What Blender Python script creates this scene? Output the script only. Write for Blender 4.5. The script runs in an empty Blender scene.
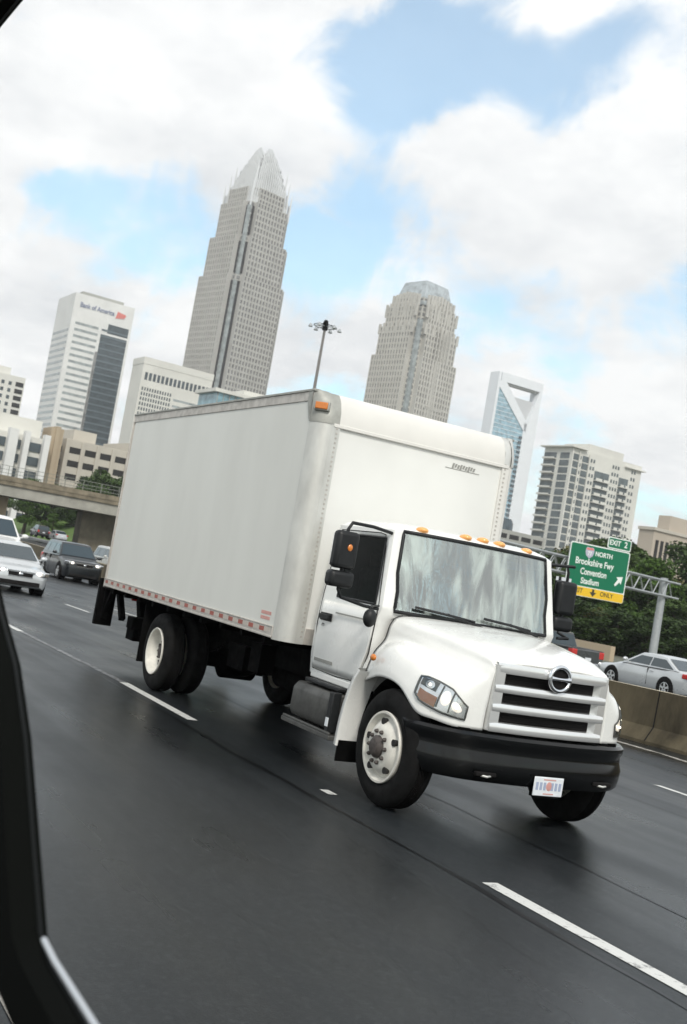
import bpy, math, random
import numpy as np
from mathutils import Vector, Matrix
random.seed(7)
S = bpy.context.scene
COL = S.collection
R_ = math.radians
PI = math.pi

# ------------------------------------------------------------------ helpers
class MB:
    def __init__(s): s.v = []; s.f = []; s.m = []
    def add(s, vs, fs, m=0):
        b = len(s.v); s.v.extend([tuple(p) for p in vs])
        for f in fs: s.f.append([i + b for i in f]); s.m.append(m)
    def box(s, x0, x1, y0, y1, z0, z1, m=0):
        if x0 > x1: x0, x1 = x1, x0
        if y0 > y1: y0, y1 = y1, y0
        if z0 > z1: z0, z1 = z1, z0
        s.add([(x0,y0,z0),(x1,y0,z0),(x1,y1,z0),(x0,y1,z0),(x0,y0,z1),(x1,y0,z1),(x1,y1,z1),(x0,y1,z1)],
              [(0,3,2,1),(4,5,6,7),(0,1,5,4),(1,2,6,5),(2,3,7,6),(3,0,4,7)], m)
    def obox(s, c, ax, m=0):
        c = Vector(c); a, b, d = [Vector(q) for q in ax]
        vs = [c + a*i + b*j + d*k for k in (-1,1) for i, j in ((-1,-1),(1,-1),(1,1),(-1,1))]
        s.add(vs, [(0,3,2,1),(4,5,6,7),(0,1,5,4),(1,2,6,5),(2,3,7,6),(3,0,4,7)], m)
    def bar(s, p, q, w, h=None, m=0, up=(0,0,1)):
        p, q = Vector(p), Vector(q); d = q - p; h = h or w
        a = d.cross(Vector(up))
        if a.length < 1e-6: a = d.cross(Vector((1,0,0)))
        a.normalize(); b = a.cross(d).normalized()
        s.obox((p+q)/2, (d/2, a*w/2, b*h/2), m)
    def tube(s, path, r, n=8, m=0, closed=False):
        P = [Vector(p) for p in path]; N = len(P); rings = []
        rr = r if isinstance(r, (list, tuple)) else [r]*N
        prev = None
        for i, p in enumerate(P):
            if closed: t = P[(i+1) % N] - P[i-1]
            else: t = P[min(i+1, N-1)] - P[max(i-1, 0)]
            t.normalize()
            if prev is None:
                a = t.cross(Vector((0,0,1)))
                if a.length < 1e-3: a = t.cross(Vector((1,0,0)))
            else: a = prev - t*prev.dot(t)
            a.normalize(); prev = a; b = t.cross(a)
            rings.append([p + (a*math.cos(2*PI*k/n) + b*math.sin(2*PI*k/n))*rr[i] for k in range(n)])
        vs = [v for g in rings for v in g]; fs = []
        for i in range(N if closed else N-1):
            j = (i+1) % N
            for k in range(n):
                k2 = (k+1) % n
                fs.append((i*n+k, i*n+k2, j*n+k2, j*n+k))
        if not closed:
            fs.append(tuple(range(n))[::-1]); fs.append(tuple((N-1)*n+k for k in range(n)))
        s.add(vs, fs, m)
    def lathe(s, prof, c=(0,0,0), axis='y', n=40, m=0, sgn=1):
        # prof: list of (offset along axis, radius)
        vs = []; fs = []
        for o, r in prof:
            for k in range(n):
                a = 2*PI*k/n; u, w = r*math.cos(a), r*math.sin(a)
                if axis == 'y': vs.append((c[0]+u, c[1]+sgn*o, c[2]+w))
                elif axis == 'x': vs.append((c[0]+sgn*o, c[1]+u, c[2]+w))
                else: vs.append((c[0]+u, c[1]+w, c[2]+sgn*o))
        for i in range(len(prof)-1):
            for k in range(n):
                k2 = (k+1) % n
                fs.append((i*n+k, i*n+k2, (i+1)*n+k2, (i+1)*n+k))
        s.add(vs, fs, m)
    def grid(s, pts, m=0, skip=None, cu=False):
        nu = len(pts); nv = len(pts[0]); vs = [p for r in pts for p in r]; fs = []
        for i in range(nu if cu else nu-1):
            for j in range(nv-1):
                if skip and skip(i, j): continue
                i2 = (i+1) % nu
                fs.append((i*nv+j, i2*nv+j, i2*nv+j+1, i*nv+j+1))
        s.add(vs, fs, m)
    def prism(s, poly, fn, d0, d1, m=0):
        # poly: 2-D outline, fn(a, b, d) -> 3-D point
        n = len(poly); vs = [fn(a, b, d0) for a, b in poly] + [fn(a, b, d1) for a, b in poly]
        fs = [tuple(range(n))[::-1], tuple(range(n, 2*n))] + [(i, (i+1) % n, n+(i+1) % n, n+i) for i in range(n)]
        s.add(vs, fs, m)
    def ball(s, c, r, n=12, m=0):
        rx, ry, rz = r if isinstance(r, (list, tuple)) else (r, r, r)
        pts = [[(c[0]+rx*math.sin(PI*i/n)*math.cos(2*PI*j/(2*n)), c[1]+ry*math.sin(PI*i/n)*math.sin(2*PI*j/(2*n)), c[2]+rz*math.cos(PI*i/n)) for j in range(2*n+1)] for i in range(n+1)]
        s.grid(pts, m)
    def build(s, name, mats, parent=None, smooth=None, bevel=0, bseg=2, label=None, flip=True, weld=True):
        me = bpy.data.meshes.new(name)
        me.from_pydata(s.v, [], s.f)
        if not isinstance(mats, (list, tuple)): mats = [mats]
        for mt in mats: me.materials.append(mt)
        if len(mats) > 1: me.polygons.foreach_set('material_index', s.m)
        if flip or weld:
            import bmesh
            bm = bmesh.new(); bm.from_mesh(me)
            lv = [v for v in bm.verts if not v.link_faces]
            if lv: bmesh.ops.delete(bm, geom=lv, context='VERTS')
            if weld: bmesh.ops.remove_doubles(bm, verts=bm.verts, dist=1e-5)
            if flip: bmesh.ops.recalc_face_normals(bm, faces=bm.faces)
            bm.to_mesh(me); bm.free()
        if smooth is not None:
            me.shade_smooth()
            me.set_sharp_from_angle(angle=R_(smooth))
        me.update()
        o = bpy.data.objects.new(name, me); COL.objects.link(o)
        if parent: o.parent = parent
        if bevel:
            b = o.modifiers.new('bevel', 'BEVEL'); b.width = bevel; b.segments = bseg; b.limit_method = 'ANGLE'; b.angle_limit = R_(35)
            b.harden_normals = False
            if smooth is None: me.shade_smooth(); me.set_sharp_from_angle(angle=R_(40))
        if label: o['label'] = label
        return o

def thing(name, label, cat, loc=(0,0,0), rz=0, group=None, scale=1, kind=None):
    o = bpy.data.objects.new(name, None); COL.objects.link(o)
    o.empty_display_size = .3
    o.location = loc; o.rotation_euler = (0,0,rz); o.scale = (scale,)*3
    o['label'] = label; o['category'] = cat
    if group: o['group'] = group
    if kind: o['kind'] = kind
    return o
def tag(o, label=None, cat=None, group=None, kind=None):
    if label: o['label'] = label
    if cat: o['category'] = cat
    if group: o['group'] = group
    if kind: o['kind'] = kind
    return o
def copy_tree(o, parent=None):
    c = o.copy(); COL.objects.link(c)
    if parent: c.parent = parent
    for ch in [q for q in bpy.data.objects if q.parent == o]: copy_tree(ch, c)
    return c
def catmull(pts, n):
    P = [Vector(p) for p in pts]; out = []
    for i in range(len(P)-1):
        p0 = P[i-1] if i > 0 else P[i]*2-P[i+1]
        p1, p2 = P[i], P[i+1]
        p3 = P[i+2] if i+2 < len(P) else P[i+1]*2-P[i]
        for k in range(n):
            t = k/n
            out.append(0.5*((2*p1)+(p2-p0)*t+(2*p0-5*p1+4*p2-p3)*t*t+(3*p1-p0-3*p2+p3)*t**3))
    out.append(P[-1]); return out
def text_mesh(name, body, size, mat, parent, mtx, extrude=.003, align='CENTER', xs=1.0, bold=0.0, label=None):
    cu = bpy.data.curves.new(name, 'FONT'); cu.body = body; cu.size = size; cu.extrude = extrude; cu.align_x = align; cu.align_y = 'CENTER'; cu.offset = bold
    t = bpy.data.objects.new(name+'_src', cu); COL.objects.link(t)
    dg = bpy.context.evaluated_depsgraph_get()
    me = bpy.data.meshes.new_from_object(t.evaluated_get(dg))
    bpy.data.objects.remove(t); me.name = name
    o = bpy.data.objects.new(name, me); COL.objects.link(o)
    me.materials.clear(); me.materials.append(mat)
    for v in me.vertices: v.co = mtx @ Vector((v.co.x*xs, v.co.y, v.co.z))
    if parent: o.parent = parent
    if label: o['label'] = label
    return o
def frame(o, xa, ya):
    # matrix mapping text x->xa, text y->ya, origin o
    xa, ya = Vector(xa).normalized(), Vector(ya).normalized(); za = xa.cross(ya)
    M = Matrix((xa, ya, za)).transposed().to_4x4(); M.translation = Vector(o); return M

# ------------------------------------------------------------------ materials
def mat(name, col, rough=.5, metal=0, spec=.5, var=0, scale=4, bump=0, bscale=40, coat=0, stretch=None, dirt=None, trans=0, alpha=1, emis=None, ior=1.5):
    m = bpy.data.materials.new(name); m.use_nodes = True
    nt = m.node_tree; b = nt.nodes['Principled BSDF']; N = nt.nodes.new; L = nt.links.new
    b.inputs['Base Color'].default_value = (*col, 1); b.inputs['Roughness'].default_value = rough
    b.inputs['Metallic'].default_value = metal; b.inputs['Specular IOR Level'].default_value = spec
    b.inputs['Coat Weight'].default_value = coat; b.inputs['Coat Roughness'].default_value = .06
    b.inputs['Transmission Weight'].default_value = trans; b.inputs['Alpha'].default_value = alpha; b.inputs['IOR'].default_value = ior
    if emis: b.inputs['Emission Color'].default_value = (*emis[0], 1); b.inputs['Emission Strength'].default_value = emis[1]
    if var or bump or dirt:
        tc = N('ShaderNodeTexCoord'); mp = N('ShaderNodeMapping'); L(tc.outputs['Object'], mp.inputs['Vector'])
        if stretch: mp.inputs['Scale'].default_value = stretch
    if var or dirt:
        nz = N('ShaderNodeTexNoise'); nz.inputs['Scale'].default_value = scale; nz.inputs['Detail'].default_value = 6; nz.inputs['Roughness'].default_value = .6
        L(mp.outputs[0], nz.inputs['Vector'])
        cr = N('ShaderNodeValToRGB'); L(nz.outputs['Fac'], cr.inputs['Fac'])
        lo = [max(0, c*(1-var)) for c in col] if not dirt else dirt
        hi = [min(1, c*(1+var*.6)) for c in col]
        cr.color_ramp.elements[0].position = .3; cr.color_ramp.elements[1].position = .62
        cr.color_ramp.elements[0].color = (*lo, 1); cr.color_ramp.elements[1].color = (*hi, 1)
        L(cr.outputs['Color'], b.inputs['Base Color'])
        rm = N('ShaderNodeMapRange'); L(nz.outputs['Fac'], rm.inputs['Value'])
        rm.inputs['From Min'].default_value = .3; rm.inputs['From Max'].default_value = .7
        rm.inputs['To Min'].default_value = min(1, rough*1.2); rm.inputs['To Max'].default_value = rough*.85
        L(rm.outputs[0], b.inputs['Roughness'])
    if bump:
        n2 = N('ShaderNodeTexNoise'); n2.inputs['Scale'].default_value = bscale; n2.inputs['Detail'].default_value = 4
        L(mp.outputs[0], n2.inputs['Vector'])
        bp = N('ShaderNodeBump'); bp.inputs['Strength'].default_value = bump; bp.inputs['Distance'].default_value = .02
        L(n2.outputs['Fac'], bp.inputs['Height']); L(bp.outputs[0], b.inputs['Normal'])
    return m
def glass_mat(name, tint, refl=.15, rough=.02, refl_streaks=0):
    # pane: fresnel reflection over tinted see-through; optional pale diffuse streaks paint in reflections
    m = bpy.data.materials.new(name); m.use_nodes = True; nt = m.node_tree; nt.nodes.clear(); N = nt.nodes.new; L = nt.links.new
    o = N('ShaderNodeOutputMaterial'); t = N('ShaderNodeBsdfTransparent'); g = N('ShaderNodeBsdfGlossy'); x = N('ShaderNodeMixShader')
    t.inputs[0].default_value = (*tint, 1); g.inputs['Roughness'].default_value = rough; g.inputs['Color'].default_value = (.95, 1, .98, 1)
    lw = N('ShaderNodeFresnel'); lw.inputs['IOR'].default_value = 1.5
    mr = N('ShaderNodeMath'); mr.operation = 'ADD'; mr.inputs[1].default_value = refl; mr.use_clamp = True
    L(lw.outputs[0], mr.inputs[0]); L(mr.outputs[0], x.inputs[0]); L(t.outputs[0], x.inputs[1]); L(g.outputs[0], x.inputs[2])
    if refl_streaks:
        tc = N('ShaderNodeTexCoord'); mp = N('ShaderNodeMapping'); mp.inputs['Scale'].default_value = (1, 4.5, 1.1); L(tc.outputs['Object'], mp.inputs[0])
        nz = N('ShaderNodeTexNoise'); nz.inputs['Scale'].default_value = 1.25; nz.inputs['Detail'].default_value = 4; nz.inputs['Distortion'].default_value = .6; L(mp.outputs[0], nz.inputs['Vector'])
        cr = N('ShaderNodeMapRange'); cr.interpolation_type = 'SMOOTHSTEP'; cr.inputs['From Min'].default_value = .38; cr.inputs['From Max'].default_value = .66; cr.inputs['To Min'].default_value = .02; cr.inputs['To Max'].default_value = refl_streaks; L(nz.outputs['Fac'], cr.inputs['Value'])
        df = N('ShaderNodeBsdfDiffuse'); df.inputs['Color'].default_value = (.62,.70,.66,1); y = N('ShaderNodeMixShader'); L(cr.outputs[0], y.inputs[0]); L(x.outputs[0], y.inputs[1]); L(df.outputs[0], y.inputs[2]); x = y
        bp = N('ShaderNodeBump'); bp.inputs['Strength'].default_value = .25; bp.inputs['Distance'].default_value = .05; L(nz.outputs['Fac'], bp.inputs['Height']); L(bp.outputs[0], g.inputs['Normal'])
    L(x.outputs[0], o.inputs[0])
    return m

M = {}
M['white_paint'] = mat('white_paint', (.80,.80,.77), .28, var=.04, scale=3, coat=.5)
M['box_white'] = mat('box_white', (.69,.69,.645), .42, var=.045, scale=.8, stretch=(1.6,1.6,.5), bump=.06, bscale=3)
M['box_front'] = mat('box_front', (.75,.75,.72), .4, var=.04, scale=1.5)
M['nose_white'] = mat('nose_white', (.70,.685,.645), .35, var=.05, scale=2)
M['alu'] = mat('aluminium', (.62,.615,.58), .40, metal=.5, var=.14, scale=5, stretch=(1,1,.4))
M['alu_rail'] = mat('rail_aluminium', (.52,.49,.45), .5, metal=.4, var=.16, scale=9)
M['cast'] = mat('cast_corner', (.36,.36,.33), .55, metal=.35, var=.12, scale=8)
M['black_plastic'] = mat('black_plastic', (.011,.012,.013), .45, spec=.35, var=.2, scale=14)
M['chassis'] = mat('chassis_black', (.0035,.0035,.0035), .8, spec=.06, var=.3, scale=8)
M['bumper'] = mat('bumper_black', (.003,.0034,.0036), .16, spec=.4, var=.25, scale=6)
M['rubber'] = mat('tyre_rubber', (.008,.008,.008), .85, spec=.15, var=.25, scale=10)
M['rim_white'] = mat('rim_white', (.66,.64,.58), .45, var=.16, scale=9)
M['hub'] = mat('hub_grime', (.06,.05,.045), .6, var=.3, scale=30)
M['chrome'] = mat('chrome', (.75,.76,.78), .14, metal=1)
M['grille_silver'] = mat('grille_silver', (.80,.80,.79), .2, metal=.65, coat=.4, var=.05)
M['dark_mesh'] = mat('dark_mesh', (.008,.007,.007), .7, spec=.2)
M['amber'] = mat('amber_lens', (.62,.19,.025), .2, coat=.6)
M['amber_lit'] = mat('amber_roof_lens', (.9,.42,.12), .3, coat=.6)
M['red_lens'] = mat('red_lens', (.5,.025,.02), .2, coat=.6)
M['lens'] = glass_mat('lamp_lens', (.92,.93,.93), .05)
M['reflector'] = mat('lamp_reflector', (.80,.80,.80), .16, metal=.95)
M['lamp_lit'] = mat('lamp_lit', (1,.95,.85), .3, emis=((1,.9,.78), 1.3))
M['lamp_glow'] = mat('lamp_glow', (.9,.88,.82), .2, metal=.6, emis=((1,.88,.74), .6))
M['windshield'] = glass_mat('windshield_glass', (.55,.63,.59), .27, .05, refl_streaks=.55)
M['side_glass'] = glass_mat('side_glass', (.34,.40,.35), -.075, .02)
M['car_glass'] = mat('car_glass', (.028,.045,.055), .08, spec=.6, coat=.25)
M['car_glass_clear'] = glass_mat('car_windshield', (.35,.45,.48), .22)
M['interior'] = mat('cab_interior', (.05,.05,.05), .8, var=.2)
M['seat'] = mat('seat_fabric', (.035,.036,.037), .9, var=.2, scale=20)
M['blue_tag'] = mat('blue_tag', (.02,.09,.28), .5)
M['red_print'] = mat('red_print', (.58,.30,.27), .5)
M['grey_print'] = mat('grey_print', (.3,.3,.28), .6)
M['tape_red'] = mat('tape_red', (.34,.085,.06), .4, var=.2, scale=20)
M['tape_white'] = mat('tape_white', (.50,.45,.40), .4)
M['plate_white'] = mat('plate_white', (.72,.75,.78), .4, var=.08, scale=12)
M['plate_blue'] = mat('plate_blue', (.34,.39,.52), .5)
M['step_alu'] = mat('step_box', (.085,.085,.08), .5, metal=.35, var=.25, scale=7)

# wet dark asphalt
def road_mat():
    m = bpy.data.materials.new('wet_asphalt'); m.use_nodes = True; nt = m.node_tree; b = nt.nodes['Principled BSDF']; N = nt.nodes.new; L = nt.links.new
    tc = N('ShaderNodeTexCoord')
    mp = N('ShaderNodeMapping'); mp.inputs['Scale'].default_value = (.07, 1.5, 1); L(tc.outputs['Object'], mp.inputs[0])
    big = N('ShaderNodeTexNoise'); big.inputs['Scale'].default_value = .9; big.inputs['Detail'].default_value = 5; L(mp.outputs[0], big.inputs['Vector'])
    pat = N('ShaderNodeTexNoise'); pat.inputs['Scale'].default_value = .35; pat.inputs['Detail'].default_value = 4; L(tc.outputs['Object'], pat.inputs['Vector'])
    fine = N('ShaderNodeTexNoise'); fine.inputs['Scale'].default_value = 120; fine.inputs['Detail'].default_value = 3; L(tc.outputs['Object'], fine.inputs['Vector'])
    mp3 = N('ShaderNodeMapping'); mp3.inputs['Scale'].default_value = (6, 34, 20); L(tc.outputs['Object'], mp3.inputs[0])
    grit = N('ShaderNodeTexNoise'); grit.inputs['Scale'].default_value = 1.0; grit.inputs['Detail'].default_value = 5; grit.inputs['Roughness'].default_value = .7; L(mp3.outputs[0], grit.inputs['Vector'])
    mx = N('ShaderNodeMath'); mx.operation = 'MULTIPLY_ADD'; L(pat.outputs['Fac'], mx.inputs[0]); mx.inputs[1].default_value = .5; 
    m2 = N('ShaderNodeMath'); m2.operation = 'MULTIPLY'; L(big.outputs['Fac'], m2.inputs[0]); m2.inputs[1].default_value = .5; L(m2.outputs[0], mx.inputs[2])
    ma = N('ShaderNodeMath'); ma.operation = 'MULTIPLY_ADD'; L(grit.outputs['Fac'], ma.inputs[0]); ma.inputs[1].default_value = .55; L(mx.outputs[0], ma.inputs[2])
    cr = N('ShaderNodeValToRGB'); L(ma.outputs[0], cr.inputs['Fac'])
    e = cr.color_ramp.elements; e[0].position = .50; e[0].color = (.0035,.0045,.005,1); e[1].position = 1.0; e[1].color = (.020,.0235,.026,1)
    sp = N('ShaderNodeTexVoronoi'); sp.inputs['Scale'].default_value = 42; L(tc.outputs['Object'], sp.inputs['Vector'])
    sr = N('ShaderNodeMapRange'); L(sp.outputs['Color'], sr.inputs['Value']); sr.inputs['From Min'].default_value = .55; sr.inputs['From Max'].default_value = 1.0; sr.inputs['To Min'].default_value = 0; sr.inputs['To Max'].default_value = .30
    sm_ = N('ShaderNodeMix'); sm_.data_type = 'RGBA'; L(sr.outputs[0], sm_.inputs[0]); L(cr.outputs['Color'], sm_.inputs[6]); sm_.inputs[7].default_value = (.06,.066,.07,1)
    L(sm_.outputs[2], b.inputs['Base Color'])
    rr = N('ShaderNodeMapRange'); L(mx.outputs[0], rr.inputs['Value']); rr.inputs['From Min'].default_value = .35; rr.inputs['From Max'].default_value = .65
    rr.inputs['To Min'].default_value = .20; rr.inputs['To Max'].default_value = .50; L(rr.outputs[0], b.inputs['Roughness'])
    b.inputs['Specular IOR Level'].default_value = .22
    bp = N('ShaderNodeBump'); bp.inputs['Strength'].default_value = .28; bp.inputs['Distance'].default_value = .006; L(fine.outputs['Fac'], bp.inputs['Height']); L(bp.outputs[0], b.inputs['Normal'])
    return m
M['road'] = road_mat()
def worn_paint(name, col, thr):
    m = bpy.data.materials.new(name); m.use_nodes = True; nt = m.node_tree; b = nt.nodes['Principled BSDF']; N = nt.nodes.new; L = nt.links.new
    tc = N('ShaderNodeTexCoord'); nz = N('ShaderNodeTexNoise'); nz.inputs['Scale'].default_value = 9; nz.inputs['Detail'].default_value = 8; nz.inputs['Roughness'].default_value = .75; L(tc.outputs['Object'], nz.inputs['Vector'])
    cr = N('ShaderNodeValToRGB'); L(nz.outputs['Fac'], cr.inputs['Fac']); e = cr.color_ramp.elements
    e[0].position = thr; e[0].color = (.06,.06,.062,1); e[1].position = thr+.13; e[1].color = (*col, 1)
    L(cr.outputs['Color'], b.inputs['Base Color']); b.inputs['Roughness'].default_value = .5
    return m
M['line'] = worn_paint('road_paint', (.62,.62,.59), .33)
M['line_worn'] = worn_paint('road_paint_worn', (.24,.245,.25), .46)
M['line_edge'] = worn_paint('edge_paint', (.50,.47,.42), .38)
M['barrier'] = mat('stained_concrete', (.092,.074,.042), .85, var=.6, scale=1.1, bump=.3, bscale=18, stretch=(1,1,.45))
M['bridge_c'] = mat('bridge_concrete', (.33,.32,.28), .85, var=.22, scale=.5, bump=.2)
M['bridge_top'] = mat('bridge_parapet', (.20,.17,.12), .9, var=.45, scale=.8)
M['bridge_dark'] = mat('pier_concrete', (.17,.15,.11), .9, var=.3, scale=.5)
M['fence_steel'] = mat('fence_steel', (.22,.23,.20), .6, metal=.3)
M['galv'] = mat('galvanised', (.38,.40,.41), .5, metal=.4, var=.1, scale=3)
M['grass'] = mat('grass_green', (.075,.13,.02), .9, var=.4, scale=.8)
M['earth'] = mat('far_ground', (.10,.105,.08), .95, var=.3, scale=.03)
M['sign_green'] = mat('sign_green', (.004,.155,.075), .45, spec=.3)
M['sign_white'] = mat('sign_white', (.78,.82,.78), .5)
M['sign_yellow'] = mat('sign_yellow', (.80,.50,.015), .5)
M['sign_black'] = mat('sign_black', (.03,.03,.02), .5)
M['shield'] = mat('shield_lilac', (.46,.45,.56), .5)
M['bark'] = mat('bark', (.06,.048,.036), .95, var=.3, scale=6)
def leaf(name, col):
    m = mat(name, col, .6, var=.5, scale=.9, spec=.2); return m
M['leaf_a'] = leaf('leaf_green', (.050,.085,.020)); M['leaf_b'] = leaf('leaf_dark', (.036,.062,.017)); M['leaf_c'] = leaf('leaf_warm', (.095,.090,.022)); M['leaf_d'] = leaf('leaf_bright', (.065,.120,.022))
M['frame_black'] = mat('window_frame_black', (.0035,.004,.0035), .9, spec=.04)
M['trim_gloss'] = mat('sill_trim', (.55,.57,.60), .3, metal=.5)

# building materials
def stone(n, c, v=.08): return mat(n, c, .8, var=v, scale=.08)
M['b_white'] = stone('white_panel', (.72,.72,.70)); M['b_white2'] = stone('white_concrete', (.66,.65,.60)); M['b_beige'] = stone('beige_granite', (.455,.445,.42))
M['b_beige2'] = stone('pale_granite', (.52,.505,.465)); M['b_tan'] = stone('tan_brick', (.42,.34,.24)); M['b_deck'] = stone('deck_concrete', (.50,.465,.40)); M['b_grey'] = stone('grey_concrete', (.36,.36,.33))
M['b_cool'] = stone('cool_white_panel', (.80,.825,.85), .03)
M['b_silver'] = mat('silver_fins', (.72,.73,.73), .4, metal=.2)
def bglass(n, c, r=.12, s=.5): return mat(n, c, r, spec=s, var=.42, scale=.28)
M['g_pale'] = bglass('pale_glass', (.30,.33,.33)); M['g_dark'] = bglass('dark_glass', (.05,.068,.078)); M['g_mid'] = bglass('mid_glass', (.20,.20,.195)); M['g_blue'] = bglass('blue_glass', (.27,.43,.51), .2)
M['g_teal'] = bglass('teal_glass', (.22,.38,.44), .12); M['g_black'] = mat('opening_dark', (.018,.017,.016), .9); M['g_roof'] = bglass('roof_glass', (.40,.44,.46), .3)
M['g_resid'] = bglass('apartment_glass', (.10,.12,.125)); M['logo_red'] = mat('logo_red', (.70,.20,.17), .5); M['logo_blue'] = mat('logo_blue', (.20,.23,.34), .5)

# ------------------------------------------------------------------ camera
CAMH = 1.897
y_, t_, r_ = R_(62.383), R_(3.184), R_(9.888)
F = Vector((-math.sin(y_)*math.cos(t_), math.cos(y_)*math.cos(t_), math.sin(t_)))
R0 = Vector((math.cos(y_), math.sin(y_), 0)); U0 = R0.cross(F)
RV = R0*math.cos(r_) + U0*math.sin(r_); UV = -R0*math.sin(r_) + U0*math.cos(r_)
CP = Vector((0,0,CAMH)); FPX = 1151.03
cd = bpy.data.cameras.new('camera'); cam = bpy.data.objects.new('camera', cd); COL.objects.link(cam); S.camera = cam
cam.matrix_world = Matrix.Translation(CP) @ Matrix((RV, UV, -F)).transposed().to_4x4()
cd.sensor_fit = 'VERTICAL'; cd.sensor_height = 36; cd.lens = FPX/1024*36; cd.clip_start = .05; cd.clip_end = 20000
cd.dof.use_dof = True; cd.dof.focus_distance = 10; cd.dof.aperture_fstop = 3.8
def ray(u, v): return (F + RV*((u-343.5)/FPX) - UV*((v-512)/FPX))
def at_y(u, v, y): d = ray(u, v); return CP + d*(y/d.y)
def at_x(u, v, x): d = ray(u, v); return CP + d*(x/d.x)
def at_r(u, v, r): d = ray(u, v); return CP + d*(r/math.hypot(d.x, d.y))
def g(x, y): return -0.014*min(max(0, -15-x), 30) - 0.025*min(max(0, y-8), 9)
def by(x): return 15.6 + .06*max(0, -24-x)
def gnd(u, v, h=0):
    d = ray(u, v); lo, hi = .5, 500
    for _ in range(60):
        m = (lo+hi)/2; p = CP + d*m
        if p.z - g(p.x, p.y) - h > 0: lo = m
        else: hi = m
    return CP + d*lo

# ------------------------------------------------------------------ world + light
w = bpy.data.worlds.new('World'); S.world = w; w.use_nodes = True
nt = w.node_tree; nt.nodes.clear(); N = nt.nodes.new; L = nt.links.new
SUN_EL, SUN_AZ = 42, -21      # azimuth of the sun measured from +X towards +Y
sky = N('ShaderNodeTexSky'); sky.sky_type = 'NISHITA'; sky.sun_disc = False; sky.sun_elevation = R_(SUN_EL); sky.sun_rotation = R_(90-SUN_AZ); sky.air_density = 1.0; sky.dust_density = 2.2; sky.ozone_density = 1.0
bg1 = N('ShaderNodeBackground'); bg1.inputs['Strength'].default_value = .15; 
tint = N('ShaderNodeMix'); tint.data_type = 'RGBA'; tint.blend_type = 'MULTIPLY'; tint.inputs[0].default_value = 1; tint.inputs[7].default_value = (1.22,1.46,1.34,1); L(sky.outputs[0], tint.inputs[6]); L(tint.outputs[2], bg1.inputs['Color'])
tc = N('ShaderNodeTexCoord')
sep = N('ShaderNodeSeparateXYZ'); L(tc.outputs['Generated'], sep.inputs[0])
def mth(op, a, b=None, c=None):
    n = N('ShaderNodeMath'); n.operation = op
    for i, q in enumerate((a, b, c)):
        if q is None: continue
        if isinstance(q, (int, float)): n.inputs[i].default_value = q
        else: L(q, n.inputs[i])
    return n.outputs[0]
zz = mth('ADD', mth('MAXIMUM', sep.outputs['Z'], 0.0), .22)
cx = mth('DIVIDE', sep.outputs['X'], zz); cy = mth('DIVIDE', sep.outputs['Y'], zz)
cmb = N('ShaderNodeCombineXYZ'); L(cx, cmb.inputs[0]); L(cy, cmb.inputs[1])
nz = N('ShaderNodeTexNoise'); nz.inputs['Scale'].default_value = 1.5; nz.inputs['Detail'].default_value = 9; nz.inputs['Roughness'].default_value = .56; nz.inputs['Distortion'].default_value = .35
L(cmb.outputs[0], nz.inputs['Vector'])
nz2 = N('ShaderNodeTexNoise'); nz2.inputs['Scale'].default_value = 2.3; nz2.inputs['Detail'].default_value = 7; nz2.inputs['Roughness'].default_value = .6; L(cmb.outputs[0], nz2.inputs['Vector'])
dens = mth('MULTIPLY_ADD', mth('SUBTRACT', nz.outputs['Fac'], .5), 3.2, .80)
nrm = N('ShaderNodeVectorMath'); nrm.operation = 'NORMALIZE'
wn_ = N('ShaderNodeTexNoise'); wn_.inputs['Scale'].default_value = 2.6; wn_.inputs['Detail'].default_value = 6; L(cmb.outputs[0], wn_.inputs['Vector'])
ws1 = N('ShaderNodeVectorMath'); ws1.operation = 'SUBTRACT'; L(wn_.outputs['Color'], ws1.inputs[0]); ws1.inputs[1].default_value = (.5,.5,.5)
ws2 = N('ShaderNodeVectorMath'); ws2.operation = 'SCALE'; L(ws1.outputs[0], ws2.inputs[0]); ws2.inputs['Scale'].default_value = .16
ws3 = N('ShaderNodeVectorMath'); ws3.operation = 'ADD'; L(tc.outputs['Generated'], ws3.inputs[0]); L(ws2.outputs[0], ws3.inputs[1]); L(ws3.outputs[0], nrm.inputs[0])
# large-scale cloud banks and gaps: (pixel read-off, angular radius in px, amount)
BANKS = [((415,85),55,-1.2),((470,45),60,-1.1),((525,100),45,-1.0),((575,135),36,-.8),((610,70),42,-.8),((385,120),34,-.8),((655,40),36,-.7),
         ((120,190),36,-.8),((185,228),42,-.9),((75,205),30,-.6),((295,235),38,-.9),((350,258),42,-.8),((420,285),38,-.75),((560,345),55,-.8),((640,345),55,-.75),((500,335),42,-.6),((310,330),40,-.45),
         ((250,60),110,.6),((90,110),85,.6),((230,150),60,.5),((600,205),75,.7),((480,205),50,.6),((660,150),50,.7),((50,300),70,.4),((660,430),60,.6),((590,10),26,.6),((500,150),34,.5)]
nz3 = N('ShaderNodeTexNoise'); mp3_ = N('ShaderNodeMapping'); mp3_.inputs['Rotation'].default_value = (.3,.5,.6); mp3_.inputs['Scale'].default_value = (1.0,1.9,1.9); L(tc.outputs['Generated'], mp3_.inputs[0]); nz3.inputs['Scale'].default_value = 5.5; nz3.inputs['Detail'].default_value = 9; nz3.inputs['Roughness'].default_value = .60; nz3.inputs['Distortion'].default_value = .7; L(mp3_.outputs[0], nz3.inputs['Vector'])
dens = mth('MULTIPLY_ADD', mth('SUBTRACT', nz3.outputs['Fac'], .5), 3.2, dens)
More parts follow.
